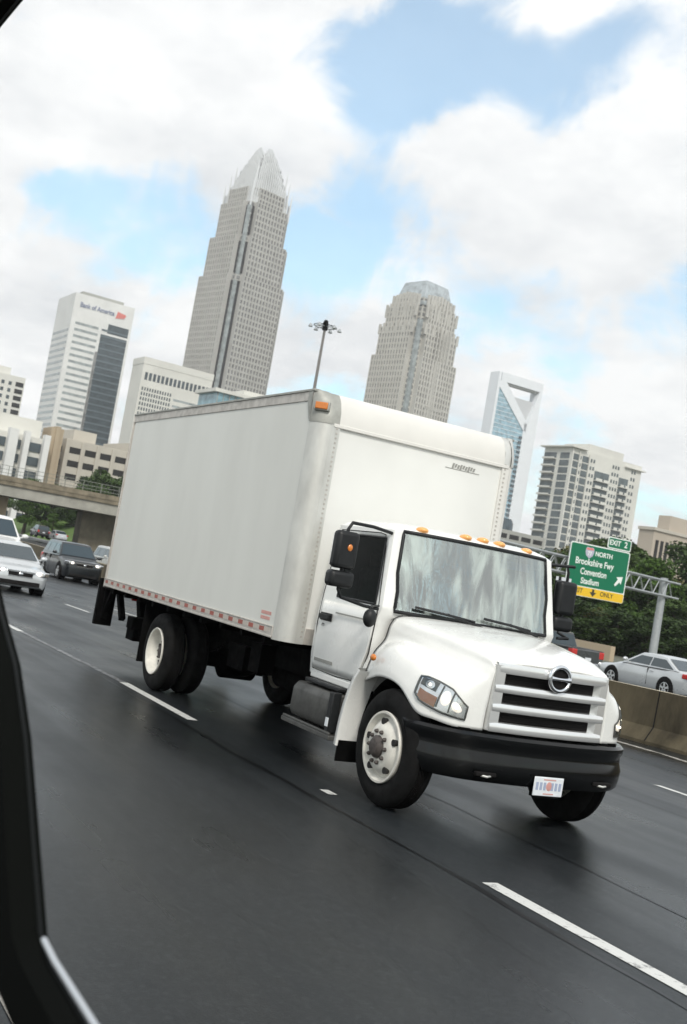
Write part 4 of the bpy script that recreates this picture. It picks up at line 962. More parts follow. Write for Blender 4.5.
q = MB(); q.tube([gp(SP,-1), gp(SP,2.5), gp(SP,4.9), gp(SP,6.2)], [.34,.32,.30,.29], 20); q.build('post', M['galv'], gt, smooth=50)
q = MB(); q.tube([gp(SP,-1,0),gp(SP,-.3,0)], [.5,.42], 16); q.build('post_base', M['bridge_c'], gt)
SX = GX-.6+1.1
sg = thing('highway_sign', 'large green exit sign with yellow bottom band hanging on the steel gantry', 'road sign', (SX, 54.85, 0))
y0, y1, z0, z1 = -2.78, 2.78, 3.45, 7.22; zy_ = 4.18
def rrect(y0, y1, z0, z1, r):
    o = []
    for cy, cz, a0 in ((y1-r,z1-r,0),(y0+r,z1-r,90),(y0+r,z0+r,180),(y1-r,z0+r,270)):
        for k in range(5): a = R_(a0+90*k/4); o.append((cy+r*math.cos(a), cz+r*math.sin(a)))
    return o
yz = lambda a, b, d: (d, a, b)
q = MB(); q.prism(rrect(y0,y1,z0,z1,.18), yz, -.06, .0); q.build('panel', M['galv'], sg)
q = MB(); q.prism(rrect(y0+.01,y1-.01,z0+.01,z1-.01,.17), yz, .001, .006); pb_ = q.build('panel_border', M['sign_white'], sg)
q = MB(); q.prism(rrect(y0+.09,y1-.09,zy_,z1-.09,.12), yz, .004, .012); q.build('green_field', M['sign_green'], sg)
q = MB(); q.prism(rrect(y0+.05,y1-.05,z0+.04,zy_-.06,.10), yz, .004, .014); q.build('yellow_band', M['sign_yellow'], sg)
q = MB(); q.prism(rrect(.55,2.74,z1+.03,z1+.86,.12), yz, -.05, .004); q.build('exit_tab_border', M['sign_white'], sg)
q = MB(); q.prism(rrect(.62,2.67,z1+.10,z1+.79,.09), yz, .003, .010); q.build('exit_tab', M['sign_green'], sg)
def st(body, y, z, size, m, xs=1.0, bold=.012, d=.016): text_mesh('lettering', body, size, m, sg, frame((d, y, z), (0,1,0), (0,0,1)), .004, 'CENTER', xs, bold)
st('EXIT', 1.2, z1+.45, .52, M['sign_white']); st('2', 2.22, z1+.45, .60, M['sign_white'])
st('NORTH', .35, 6.62, .46, M['sign_white'])
st('Brookshire Fwy', -.38, 5.92, .66, M['sign_white'], .84); st('Convention', -.35, 5.22, .64, M['sign_white'], .80); st('Stadium', -.55, 4.56, .60, M['sign_white'], .88)
st('EXIT', -1.55, 3.83, .46, M['sign_black'], 1, .006, .018); st('ONLY', 1.15, 3.83, .46, M['sign_black'], 1, .006, .018)
sh = [(-.36,.30),(-.25,.40),(0,.36),(.25,.40),(.36,.30),(.40,.05),(.30,-.22),(0,-.42),(-.30,-.22),(-.40,.05)]
q = MB(); q.prism([(a-.98, b+6.62) for a, b in sh], yz, .012, .018); q.build('route_shield', M['shield'], sg)
q = MB(); q.prism([(a*.9-.98, b*.9+6.62) for a, b in [(-.36,.22),(-.36,.30),(-.25,.40),(0,.36),(.25,.40),(.36,.30),(.36,.22)]], yz, .017, .020); q.build('shield_top', M['logo_red'], sg)
st('77', -.98, 6.54, .42, M['sign_white'], .9, .01, .021)
ar = [(-.30,-.42),(-.16,-.50),(.16,.10),(.36,-.06),(.36,.50),(-.16,.32),(.02,.20)]
q = MB(); q.prism([(a+2.05, b+5.0) for a, b in [(-.36,-.28),(-.24,-.40),(.10,-.06),(.26,-.22),(.34,.36),(-.24,.28),(-.08,.12)]], yz, .012, .018); q.build('arrow', M['sign_white'], sg)
q = MB(); q.prism([(a-.12, b+3.83) for a, b in [(-.10,.26),(.10,.26),(.10,.04),(.32,.04),(0,-.28),(-.32,.04),(-.10,.04)]], yz, .014, .019); q.build('arrow', M['sign_black'], sg)
for y in (-2.2,-.7,.8,2.2):
    q = MB(); q.box(-.16,-.05,y-.05,y+.05,z0+.1,z1-.05); q.box(-1.2,-.1,y-.04,y+.04,6.0,6.1); q.box(-1.2,-.1,y-.04,y+.04,4.75,4.85); q.build('bracket', M['galv'], sg)

# high-mast light
mp_ = at_r(314.6, 387, 150)
hm = thing('light_mast', 'tall slender high mast light pole with ring of lamps above the cargo box', 'light pole', (mp_.x, mp_.y, 0))
q = MB(); q.tube([(0,0,-1),(0,0,15),(0,0,34.2)], [.36,.27,.16], 12); q.build('pole', mat('mast_brown', (.19,.18,.17), .6), hm, smooth=50)
q = MB(); q.lathe([(33.4,0),(33.4,.36),(34.2,.40),(34.7,.25),(34.8,0)], axis='z', n=16); q.tube([(1.5*math.cos(a),1.5*math.sin(a),33.9) for a in [2*PI*k/24 for k in range(24)]], .05, 6, closed=True); q.build('lamp_ring', M['chassis'], hm)
for k in range(6):
    a = 2*PI*k/6+.2; q = MB(); q.bar((.4*math.cos(a),.4*math.sin(a),33.9),(1.6*math.cos(a),1.6*math.sin(a),33.8),.09); q.lathe([(33.95,.10),(33.82,.18),(33.55,.30),(33.5,.28),(33.45,0)], (1.95*math.cos(a),1.95*math.sin(a),0), 'z', 14); q.build('lamp_head', M['galv'], hm)
# ------------------------------------------------------------------ trees: trunk, limbs, leaf clumps
def tree_meshes(seed, h, rad, leaves, lm, leaf=.30, trunk_h=.12, squash=1.0):
    rng = np.random.default_rng(seed)
    nb = 26
    cl = []
    for i in range(nb):
        u = rng.uniform(0, 1); a = rng.uniform(0, 2*PI); z = h*(trunk_h+.05+(.92-trunk_h)*u)
        prof = math.sin(PI*min(1, .18+.80*u))**.7
        rr = rad*prof*math.sqrt(rng.uniform(.12, 1))*.82
        cl.append((rr*math.cos(a), rr*math.sin(a), z, rad*rng.uniform(.20,.40)))
    V = []; Fc = []
    per = leaves//nb
    for cx, cy, cz, cr in cl:
        P = rng.normal(size=(per,3)); P /= np.linalg.norm(P, axis=1)[:,None]; P *= (cr*rng.uniform(.45,1.05,size=(per,1))); P[:,2] *= .75*squash; P += (cx,cy,cz)
        A = rng.normal(size=(per,3)); A[:,2] *= .6; A /= np.linalg.norm(A, axis=1)[:,None]
        B = rng.normal(size=(per,3)); B -= A*(A*B).sum(1)[:,None]; B /= np.linalg.norm(B, axis=1)[:,None]
        s = leaf*rng.uniform(.6,1.3,size=(per,1))
        for q in (P-A*s*.5, P+B*s*.32, P+A*s*.5, P-B*s*.32): V.append(q)
    V = [np.stack(V[i:i+4], 1).reshape(-1,3) for i in range(0, len(V), 4)]
    V = np.concatenate(V); n = len(V)//4
    me = bpy.data.meshes.new('crown'); me.from_pydata(V.tolist(), [], np.arange(n*4).reshape(-1,4).tolist()); me.materials.append(lm); me.update()
    tb = MB(); tb.tube([(0,0,-.6),(.02*h,0,h*.25),(-.01*h,.015*h,h*.55),(0,0,h*.85)], [.03*h,.024*h,.015*h,.004*h], 9)
    for cx, cy, cz, cr in cl[:12]: tb.tube([(0,0,max(h*.2, cz-h*.25)), (cx*.5, cy*.5, cz-h*.09), (cx, cy, cz)], [.010*h,.006*h,.002*h], 5)
    return me, tb
VAR = []
for i, (sd_, h, rd, nl, lm, lf) in enumerate([(1,10,3.6,9000,'leaf_a',.34),(2,9,4.0,9000,'leaf_b',.34),(3,8.5,3.4,9000,'leaf_c',.32),(4,11,3.8,9500,'leaf_d',.34)]):
    me, tb = tree_meshes(sd_, h, rd, nl, M[lm], lf); VAR.append((me, tb, h))
def plant(x, y, z, h, vi, label, group, rz=0, nm='tree', cat='tree', sx=1.0):
    me, tb, h0 = VAR[vi]; s = h/h0
    r = thing(nm, label, cat, (x, y, z), rz, group)
    r.scale = (s*sx, s*sx, s)
    c = bpy.data.objects.new('crown', me); COL.objects.link(c); c.parent = r
    tb.build('trunk', M['bark'], r, smooth=60, weld=False)
    return r
def pol(u, rr):
    d = ray(u, 600); k = rr/math.hypot(d.x, d.y); return d.x*k, d.y*k
TR = [(540,104,6.8,1,'dark broad tree behind the truck cab roof left of the green sign'),
      (562,112,7.6,2,'yellowish green tree rising just above the left part of the green sign'),
      (585,106,9.0,0,'rounded green tree directly behind the green exit sign'),
      (612,114,9.6,1,'dark green tree showing between the sign tab and the tan building'),
      (636,104,8.6,0,'full green tree right of the sign above the truss'),
      (655,92,7.0,3,'light green tree in front of the tan building base beside the gantry post'),
      (684,98,11.6,1,'tall dark tree cut off by the right edge of the photo'),
      (668,120,9.0,2,'warm green tree partly hidden behind the tall dark one'),
      (598,92,5.4,2,'low orange tinted tree beneath the green sign'),
      (625,90,5.6,3,'low bright green tree between sign and gantry post'),
      (572,90,5.0,1,'low dark tree below the left edge of the sign'),
      (552,88,4.8,0,'low green tree behind the truck side mirror'),
      (648,88,4.6,1,'low dark bushy tree behind the silver sedan left of the gantry post'),
      (676,86,5.2,0,'low green bushy tree behind the silver sedan right of the gantry post'),
      (530,110,5.6,2,'warm green tree behind the far corner of the truck cab')]
for i, (u, rr, h, v, lb) in enumerate(TR):
    rr *= 1.28; h *= 1.2 if u < 660 else .92; x, y = pol(u, rr); plant(x, y, -.9, h+1.4, v, lb, 'trees along the far roadside', i*1.37, sx=1.15 if h > 6 else 1.5)
TL = [(84,208,13.2,0,'large dark green tree in front of the parking deck above the bridge'),(108,214,12.6,1,'dark green tree beside the cargo box above the bridge railing'),
      (70,216,11.5,1,'smaller dark tree left of the large one in front of the parking deck'),(97,216,11,3,'mid green tree between the two dark trees above the bridge'),
      (10,215,9.6,3,'bright green tree above the bridge at the far left edge'),(34,218,9.6,0,'green tree in front of the white office building'),(50,222,9,1,'dark small tree at foot of the tan stair tower')]
for i, (u, rr, h, v, lb) in enumerate(TL):
    x, y = pol(u, rr); plant(x, y, 0, h, v, lb, 'trees above the bridge', i*2.1, sx=1.25)
x, y = pol(39, 190); plant(x, y, .3, 3.6, 3, 'round green bush on the grass bank by the white van', 'bushes on the bank', .4, 'bush', 'bush', 1.5)
x, y = pol(62, 200); plant(x, y, 1.0, 6.5, 1, 'dark bush in the shade under the bridge beside the van', 'bushes on the bank', 1.4, 'bush', 'bush', 1.6)

for i, (u, rr, h, v, lb) in enumerate([(548,100,3.4,1,'low dark shrub beside the truck mirror behind the grey pickup'),(562,104,3.2,0,'low green shrub behind the bed of the grey pickup'),(578,102,3.6,1,'dark shrub above the grey pickup tailgate'),(592,106,3.2,2,'warm toned shrub left of the pale wall'),
    (606,108,3.6,0,'green shrub directly above the pale wall'),(622,104,3.2,1,'dark shrub above the bonnet of the silver sedan'),(638,106,3.5,3,'bright shrub above the roof of the silver sedan left of the post'),(654,102,3.2,1,'dark shrub at the foot of the gantry post'),(670,104,3.6,0,'green shrub right of the gantry post foot'),(686,102,3.4,1,'dark shrub at the right edge above the silver sedan tail')]):
    x, y = pol(u, rr); plant(x, y, -1.2, h+.9, v, lb, 'shrubs below the roadside trees', i*.9, 'shrub', 'shrub', 1.9)
# ------------------------------------------------------------------ downtown buildings (local: corner at origin, body in x<0, y>0)
def emit_windows(parent, quads, m, name='window', cap=100):
    # quads: list of (dist key, box tuple); first 100 as parts, the remainder one part
    quads = sorted(quads, key=lambda q: q[0]); ind = quads[:cap]; rest = quads[cap:]
    for k, bx in ind:
        q = MB(); q.box(*bx); q.build(name, m if not isinstance(m, dict) else m[bx], parent, flip=False, weld=False)
    if rest:
        q = MB()
        for k, bx in rest: q.box(*bx)
        o = q.build(name, m, parent, flip=False, weld=False); o['kind'] = 'stuff'
def bldg(name, label, cx, cy, th, cat='building'): return thing(name, label, cat, (cx, cy, 0), R_(th), 'downtown buildings')
def facade(wall, wins, axis, a0, a1, z0, z1, plane, bay, floor, pier=.3, span=.35, proud=.4, win_d=.05, key=0):
    # grid of piers and spandrels proud of the body plane, windows in the cells. axis 'e': plane x=plane, runs in y; 's': plane y=plane (normal -y), runs in x
    nb = max(1, round((a1-a0)/bay)); bw = (a1-a0)/nb; nf = max(1, round((z1-z0)/floor)); fh = (z1-z0)/nf
    def B(a, b, c, d, p0, p1):
        return (p0, p1, a, b, c, d) if axis == 'e' else (a, b, -p1, -p0, c, d)
    pl = plane if axis == 'e' else -plane
    for i in range(nb+1):
        a = a0+i*bw; wd = bw*pier/2; wall.box(*B(max(a0, a-wd), min(a1, a+wd), z0, z1, pl-.05, pl+proud))
    for j in range(nf+1):
        z = z0+j*fh; h = fh*span/2; wall.box(*B(a0, a1, max(z0, z-h), min(z1, z+h), pl-.05, pl+proud*.45))
    for i in range(nb):
        for j in range(nf):
            a = a0+i*bw; z = z0+j*fh
            wins.append((key-z*.001-j, B(a+bw*pier/2, a+bw*(1-pier/2), z+fh*span/2, z+fh*(1-span/2), pl-.02, pl+win_d)))
def ribbons(root, axis, a0, a1, z0, z1, plane, floor, gm, frac=.5, wallm=None, name='window_band', proud=.06, cap=60):
    nf = round((z1-z0)/floor); fh = (z1-z0)/nf
    for j in range(nf):
        z = z0+j*fh; q = MB()
        if axis == 'e': q.box(plane-.1, plane+proud, a0, a1, z+fh*(1-frac)/2, z+fh*(1+frac)/2)
        else: q.box(a0, a1, plane-proud, plane+.1, z+fh*(1-frac)/2, z+fh*(1+frac)/2)
        q.build(name, gm, root, flip=False, weld=False)

# 1 -- white bank tower with sign and a neighbour's reflection painted as a dark half
rt = bldg('office_tower', 'white office tower with dark glass half and bank name near the top', -731.3, 166.5, 3)
LX, LY, H = 37, 40, 151.1
q = MB(); q.box(-LX,0,0,LY,-5,H); q.build('wall', M['b_white'], rt)
q = MB(); q.box(-LX+6,-6,6,LY-6,H,H+3); q.build('roof_plant', M['b_grey'], rt)
ribbons(rt, 's', -LX+1.5, -2.2, 6, H-22, 0, 4.1, M['g_pale'], .42)
ribbons(rt, 'e', 3.0, 18.6, 6, H-17, 0, 4.1, M['g_pale'], .40)
q = MB(); q.box(-.3,.10,20.6,38.4,4,H-22); dk = q.build('curtain_wall', M['g_dark'], rt)  # dark sheet stands in for another tower's reflection in the facade
for j in range(32):
    q = MB(); z = 6+j*4.05; q.box(.1,.35,20.7,38.3,z,z+1.05)
    q.build('spandrel', mat('spandrel_grey', (.10,.13,.145), .3) if j == 0 else bpy.data.materials['spandrel_grey'], rt, flip=False, weld=False)  # floor bands coloured dark as part of the painted reflection
q = MB(); q.box(-.3,.14,18.9,20.5,4,H-34); q.build('reflective_strip', M['g_mid'], rt)
q = MB(); q.box(-.3,.16,24.5,38.4,H-20.5,H-14.5); q.build('dark_sign_window', M['g_dark'], rt)
text_mesh('sign_lettering', 'Bank of America', 4.3, M['logo_blue'], rt, frame((.25, 15.5, H-7.0), (0,1,0), (0,0,1)), .1, 'CENTER', .80, .07)
q = MB()
for k, (m_i) in enumerate((0,0,1,0)):
    yb = 28.5
    q.add([(.35, yb+k*1.5-.4, H-9.9+k*.3), (.35, yb+k*1.5+.9, H-9.4+k*.3), (.35, yb+k*1.5+2.0, H-5.6-k*.3), (.35, yb+k*1.5+.6, H-4.8-k*.3)], [(0,1,2,3)], 0)
q.build('flag_logo', [M['logo_red'], M['logo_blue']], rt)

# 2 -- white concrete block with punched top row
rt = bldg('office_block', 'pale concrete office block with dotted top windows left of the tallest tower', -670.8, 200.2, 3)
LX, LY, H = 19, 46, 111.3
wl = MB(); wl.box(-LX,0,0,LY,-5,H); wn = []
facade(wl, wn, 'e', 1.0, 21, 0, H-17, 0, 1.7, 3.0, .40, .34, .35)
wl.build('wall', M['b_white2'], rt)
emit_windows(rt, wn, M['g_dark'])
for k in range(16):
    q = MB(); q.box(-.1,.12,2+k*2.7,3.7+k*2.7,H-13,H-8.4); q.build('top_window', M['g_dark'], rt, flip=False, weld=False)
ribbons(rt, 'e', 22.5, 44, 4, H-19, 0, 3.9, M['g_pale'], .35)
q = MB(); q.box(-LX-.15,.2,-.2,LY+.2,H-3.5,H+.6); q.build('parapet', M['b_white2'], rt)

# 3 -- tallest tower: stepped plan with notched corners and a crown of fins
def plan(c, s, n, m_=2):
    # square of side s centred at c with each corner notched twice
    h = s/2; o = []
    for sx, sy in ((1,-1),(1,1),(-1,1),(-1,-1)):
        pts = [(h, h-2*n),(h-n*.9, h-2*n),(h-n*.9, h-n*.9),(h-2*n, h-n*.9),(h-2*n, h)]
        P = [(c[0]+sx*a, c[1]+sy*b) for a, b in pts]
        if sx*sy < 0: P = P[::-1]
        o += P
    return o
def stepped(rt, tiers, c, m, gm, bay, floor, cap=100, pier=.34, span=.36, key=0):
    wl = MB(); wn = []
    for z0, z1, s, n in tiers:
        P = plan(c, s, n); wl.prism(P, lambda a, b, d: (a, b, d), z0, z1)
        h = s/2
        facade(wl, wn, 'e', c[1]-h+2*n, c[1]+h-2*n, z0, z1, c[0]+h, bay, floor, pier, span, .8)
        facade(wl, wn, 's', c[0]-h+2*n, c[0]+h-2*n, z0, z1, c[1]-h, bay, floor, pier, span, .8)
        for k in (0.9,):
            facade(wl, wn, 'e', c[1]-h+n*.9, c[1]-h+2*n, z0, z1, c[0]+h-n*.9, 2*n, floor, .3, span, .3)
            facade(wl, wn, 'e', c[1]+h-2*n, c[1]+h-n*.9, z0, z1, c[0]+h-n*.9, 2*n, floor, .3, span, .3)
            facade(wl, wn, 's', c[0]+h-2*n, c[0]+h-n*.9, z0, z1, c[1]-h+n*.9, 2*n, floor, .3, span, .3)
    wl.build('wall', m, rt, flip=False)
    emit_windows(rt, wn, gm, cap=cap)
rt = bldg('skyscraper', 'tallest granite skyscraper with stepped sides and silver spiky crown', *at_r(234, 330, 800)[:2], 14)
C_ = (0, 0)
stepped(rt, [(-5,190,49,3.8),(190,218,45,3.7),(218,243,39.5,3.4),(243,254,33,3)], C_, M['b_beige'], M['g_mid'], 2.7, 4.0)
gs = MB()
for z0, z1, s, n in [(2,190,49,3.8),(190,243,45,3.7)]:
    h = s/2; gs.box(C_[0]+h-n*.85-1.6, C_[0]+h-n*.85+.25, C_[1]-h+n*.9-.35, C_[1]-h+n*.9+1.8, z0, z1-4)
gs.build('corner_glass_strip', M['g_pale'], rt)
for z0, z1, s, n in [(2,186,49,3.8),(192,214,45,3.7),(220,240,39.5,3.4)]:
    h = s/2
    for bx in ((C_[0]+h-n*.9-.1, C_[0]+h-n*.9+.5, C_[1]-h+n*1.45, C_[1]-h+n*1.95), (C_[0]+h-n*1.95, C_[0]+h-n*1.45, C_[1]-h+n*.9-.5, C_[1]-h+n*.9+.1), (C_[0]-h+n*1.2, C_[0]-h+n*1.9, C_[1]-h+n*.9-.5, C_[1]-h+n*.9+.1), (C_[0]+h-n*.9-.1, C_[0]+h-n*.9+.5, C_[1]+h-n*1.9, C_[1]+h-n*1.2)):
        q = MB(); q.box(*bx, z0, z1); q.build('notch_glazing', M['g_black'], rt)
for z0, z1, s in ((196,222,43.5),(222,243,38.5),(243,252,32)):
    pass
cr = MB(); rng = random.Random(2)
for s, z0, z1, step in ((32,240,257,1.8),(28.5,246,264,1.7),(25,250,270,1.6),(21.5,255,276,1.5),(18,258,281,1.4),(14.5,262,285,1.3),(10.5,266,288,1.1)):
    h = s/2; k = int(s/step)
    for i in range(k+1):
        t = -h+i*s/k; zt2 = z1-2.2*abs(t/h)**1.5*3 + rng.uniform(-.6,.6)
        for x, y in ((C_[0]+h, C_[1]+t), (C_[0]+t, C_[1]-h), (C_[0]-h, C_[1]+t), (C_[0]+t, C_[1]+h)):
            cr.box(x-.32, x+.32, y-.32, y+.32, z0, zt2)
    cr.box(C_[0]-h+.5, C_[0]+h-.5, C_[1]-h+.5, C_[1]+h-.5, z0-4, z1-9)
cr.build('crown', M['b_silver'], rt, flip=False, weld=False)
sp_ = MB()
for sx in (-1,1):
    for sy in (-1,1):
        for s, z0, z1 in ((33.5,238,259),(29.5,246,267),(25.5,252,274)): x, y = C_[0]+sx*s/2, C_[1]+sy*s/2; sp_ = MB(); sp_.tube([(x,y,z0),(x,y,z1-5),(x,y,z1)], [.7,.55,.06], 6); sp_.build('spire', M['b_silver'], rt)

# 4 -- stepped tower with sloped glass roof
rt = bldg('stepped_tower', 'beige stepped tower with sloped glass roof to the right of the light pole', *at_r(416, 350, 780)[:2], 14)
C2 = (0, 0)
stepped(rt, [(-5,154,48,3.8),(154,174,44,3.6),(174,188,39.5,3.4),(188,195,34,3.2)], C2, M['b_beige2'], M['g_mid'], 2.6, 3.9, pier=.42)
gs = MB(); h = 24; gs.box(C2[0]+h-3.6*.85-2.2, C2[0]+h-3.6*.85+.4, C2[1]-h+3.2-.4, C2[1]-h+3.2+2.2, 2, 178); gs.build('corner_glass_strip', M['g_pale'], rt)
rf = MB(); lo = [(C2[0]+a*15, C2[1]+b*15, 190) for a, b in ((1,-1),(1,1),(-1,1),(-1,-1))]; hi = [(C2[0]+a*10.5, C2[1]+b*10.5, 208) for a, b in ((1,-1),(1,1),(-1,1),(-1,-1))]
rf.add(lo+hi, [(0,1,5,4),(1,2,6,5),(2,3,7,6),(3,0,4,7),(4,5,6,7)]); rf.build('glass_roof', M['g_roof'], rt)
rng = random.Random(4)
for s, z0, z1 in ((34,189,199),(39.5,181,192),(44,169,178)):
    h = s/2
    for i in range(9):
        t = -h*.72+i*h*1.44/8
        pk = MB(); pk.box(C2[0]+h-.8, C2[0]+h+.5, C2[1]+t-.8, C2[1]+t+.8, z0, z1-abs(t)/h*3); pk.build('parapet_fin', M['b_beige2'], rt, flip=False, weld=False); pk = MB(); pk.box(C2[0]+t-.8, C2[0]+t+.8, C2[1]-h-.5, C2[1]-h+.8, z0, z1-abs(t)/h*3); pk.build('parapet_fin', M['b_beige2'], rt, flip=False, weld=False)
q = MB(); h = 17; q.box(C2[0]+h+.1, C2[0]+h+.9, C2[1]+1.5, C2[1]+7.5, 176, 187); q.box(C2[0]-7.5, C2[0]-1.5, C2[1]-h-.9, C2[1]-h-.1, 176, 187); q.build('arched_window', M['g_mid'], rt)
q = MB(); h = 24; 
for k in range(5): q.box(C2[0]+h+.3, C2[0]+h+.75, C2[1]-6+k*3, C2[1]-5.2+k*3, 60, 176)
q.box(C2[0]+h+.3, C2[0]+h+.8, C2[1]-8, C2[1]+8, 121, 122.5)
q.build('facade_fin', M['b_beige2'], rt)

# 5 -- handle-topped tower
rt = bldg('glass_tower', 'slim white and blue glass tower with an open handle shaped top', -952, 645.1, 3)
LX, LY, H = 15, 58, 231.9
fz = lambda a, b, d: (d, a, b)
# white frame (portal) as an outline with the slot
q = MB(); q.box(-LX,0,0,3.0,-5,H); q.box(-LX,0,4,LY,H-9,H); q.box(-LX,0,41.5,LY,-5,H-44); q.box(-LX, 0, LY-3.0, LY, H-44, H-9)
q.prism([(3,H-15),(3,H-9),(11,H-9),(45,H-44),(45,H-54),(41.5,H-52)], fz, -LX, .0)
q.prism([(45,H-44),(LY-3,H-9),(LY-3,H-18),(LY-3,H-44)], fz, -6, -.02)
q.build('frame', M['b_cool'], rt)
q = MB(); q.prism([(3,-5),(41.5,-5),(41.5,H-52),(3,H-14)], fz, -LX+1, -1.0); q.build('blue_curtain_wall', M['g_blue'], rt)
for j in range(50):
    z = 4+j*4.3; yr = 41.5 if z < H-54 else 41.5-(z-(H-54))*1.0
    if yr < 6: break
    q = MB(); q.box(-1.0,-.7,4.1,yr-.6,z,z+.5); q.build('mullion', M['b_cool'], rt, flip=False, weld=False)
q = MB(); q.prism([(21,H-20.5),(45,H-44),(LY-3,H-26),(LY-3,H-20.5)], fz, -8, -4); q.build('sloped_recess', M['b_grey'] if False else mat('pale_recess', (.55,.56,.57), .6), rt)
q = MB(); q.box(-9,-1.5,10,LY-5,H-10.6,H-9.0); q.build('slot_soffit', M['b_grey'], rt)
for j in range(34):
    q = MB(); q.box(-.6,.3,37.5,41.4,6+j*5,8.4+j*5); q.build('balcony_band', M['g_dark'], rt, flip=False, weld=False)

# 6 -- residential tower with balconies
rt = bldg('apartment_tower', 'off white residential tower with stacked balconies right of the glass tower', -369, 291.1, 6)
LX, LY, H = 16, 41.5, 69.5
wl = MB(); wl.box(-LX,0,0,LY,-5,H); wl.box(-LX+1,-.5,9.5,30,H,H+3.2); wl.box(-LX-1.5,1.6,-1.6,7.6,H-.1,H+.45); wl.box(-LX,1.2,31,LY+1.6,H-2.2,H-1.7)
wl.build('wall', M['b_white2'], rt)
nf = 22; fh = (H-3)/nf; wn = []; bal = []
for f in range(nf):
    z = 1+f*fh
    for y0, y1 in ((.6,3.9),(6.2,9.6)): wn.append((-f, (-.1,.15,y0,y1,z+.25,z+fh-.35)))
    for y in (4.7,11.0,12.6,24.0,25.6,27.2,35.6,37.2): wn.append((50-f, (-.1,.12,y,y+.85,z+.9,z+2.3)))
emit_windows(rt, wn, M['g_resid'])
for y0, y1 in ((14.2,22.8),(28.8,34.4)):
    rc = MB(); rc.box(-.1,.05,y0,y1,2,H-7); rc.build('balcony_recess', M['g_resid'], rt)
    for f in range(nf-2):
        z = 1+f*fh; b_ = MB(); b_.box(.05,1.3,y0,y1,z,z+.28)
        b_.box(1.18,1.3,y0+.2,(y0+y1)/2-.5,z+.28,z+1.2); b_.box(1.18,1.3,(y0+y1)/2+.5,y1-.2,z+.28,z+1.2); b_.build('balcony', M['b_white2'], rt, flip=False, weld=False)
for y in (.2,4.2,9.9):
    q = MB(); q.box(.02,.5,y-.2,y+.35,0,H-1); q.build('mullion', M['b_white2'], rt)
for f in range(nf):
    z = 1+f*fh; b_ = MB(); b_.box(-15.5,-8.5,-1.5,-.02,z,z+.28); b_.box(-15.5,-8.5,-1.5,-1.42,z+.28,z+.7); b_.build('balcony', M['b_white2'], rt, flip=False, weld=False)
    q = MB(); q.box(-15.6,-8.6,-.12,.1,z+.35,z+fh-.3); q.box(-6.4,-1.2,-.14,.1,z+.35,z+fh-.3); q.build('balcony_door', M['g_resid'], rt, flip=False, weld=False)
    b_ = MB(); b_.box(-13,-3,LY+.02,LY+1.3,z,z+.28); b_.build('balcony', M['b_white2'], rt, flip=False, weld=False)

# 7 -- glassy low building in front of the tallest tower
rt = bldg('glass_pavilion', 'low teal glass building with white flat roof in front of the tallest tower', -394, 146.5, 3)
H = 60.5; q = MB(); q.box(-17,-.3,.3,19,-3,H); q.build('glass_wall', M['g_teal'], rt)
q = MB(); q.box(-18,1.0,-1.2,20.5,H,H+1.3); q.box(-15,-3,12,30,H+1.3,H+3.5); q.build('roof', M['b_white2'], rt)
for k in range(9):
    q = MB(); q.box(-.35,.0,.4+k*2.4,.6+k*2.4,0,H); q.build('mullion', M['b_grey'], rt)
q = MB(); q.box(-17,-2,20,34,-3,H-1); q.build('wing', M['b_grey'], rt)

# 8 -- far-left slab with dark bays
rt = bldg('slab_tower', 'white slab tower with dark window columns at the far left edge', -589, 114.4, 3)
H = 72.8; q = MB(); q.box(-30,0,-30,3,-5,H); q.box(-25,-4,-24,-4,H,H+4); q.build('wall', M['b_white2'], rt)
for y0, y1 in ((-1.5,2.4),(-16,-11),(-25,-19)):
    for f in range(20):
        q = MB(); q.box(-.1,.2,y0,y1,H-5-f*3.5,H-2.8-f*3.5); q.build('window', M['g_black'], rt, flip=False, weld=False)
for f in range(20):
    for y in (-8.6,-5.0): q = MB(); q.box(-.1,.15,y,y+1.5,H-5-f*3.5,H-3.2-f*3.5); q.build('window', M['g_dark'], rt, flip=False, weld=False)

# 9 -- parking deck with stair tower
rt = bldg('parking_garage', 'tan concrete parking garage with rows of dark openings behind the trees', -292, 71.0, 3, 'parking garage')
H = 24.5; q = MB(); q.box(-36,0,0,34,-2,H); q.box(-30,-6,3.4,9.5,H,H+3.2); q.box(-25,-.5,18,30,H,H+2.6); q.build('wall', M['b_deck'], rt)
for f in range(6):
    for k in range(8):
        y = 1.2+k*4.1; q = MB(); q.box(-.2,.04,y,y+2.9,H-3.5-f*3.4,H-1.9-f*3.4); q.build('opening', M['g_black'], rt, flip=False, weld=False)
    for k in range(6):
        x = -2.5-k*5.6; q = MB(); q.box(x-4.4,x,-.04,.2,H-3.5-f*3.4,H-1.9-f*3.4); q.build('opening', M['g_black'], rt, flip=False, weld=False)
q = MB()
for k in range(9): q.box(.01,.35,.0+k*4.1,.75+k*4.1,-2,H-.3)
q.build('pilaster', M['b_deck'], rt)
rt = bldg('stair_tower', 'narrow tan stair tower joining the office block and the parking garage', -288, 66.0, 3, 'tower')
H = 26.2; q = MB(); q.box(-8,0,0,3.1,-2,H); q.box(-8,.6,1.0,2.1,-2,H+.4); q.build('shaft', M['b_tan'], rt)
for f in range(5):
    q = MB(); q.box(-7,-1,-.05,.1,3+f*4.4,5+f*4.4); q.build('window', M['g_mid'], rt)

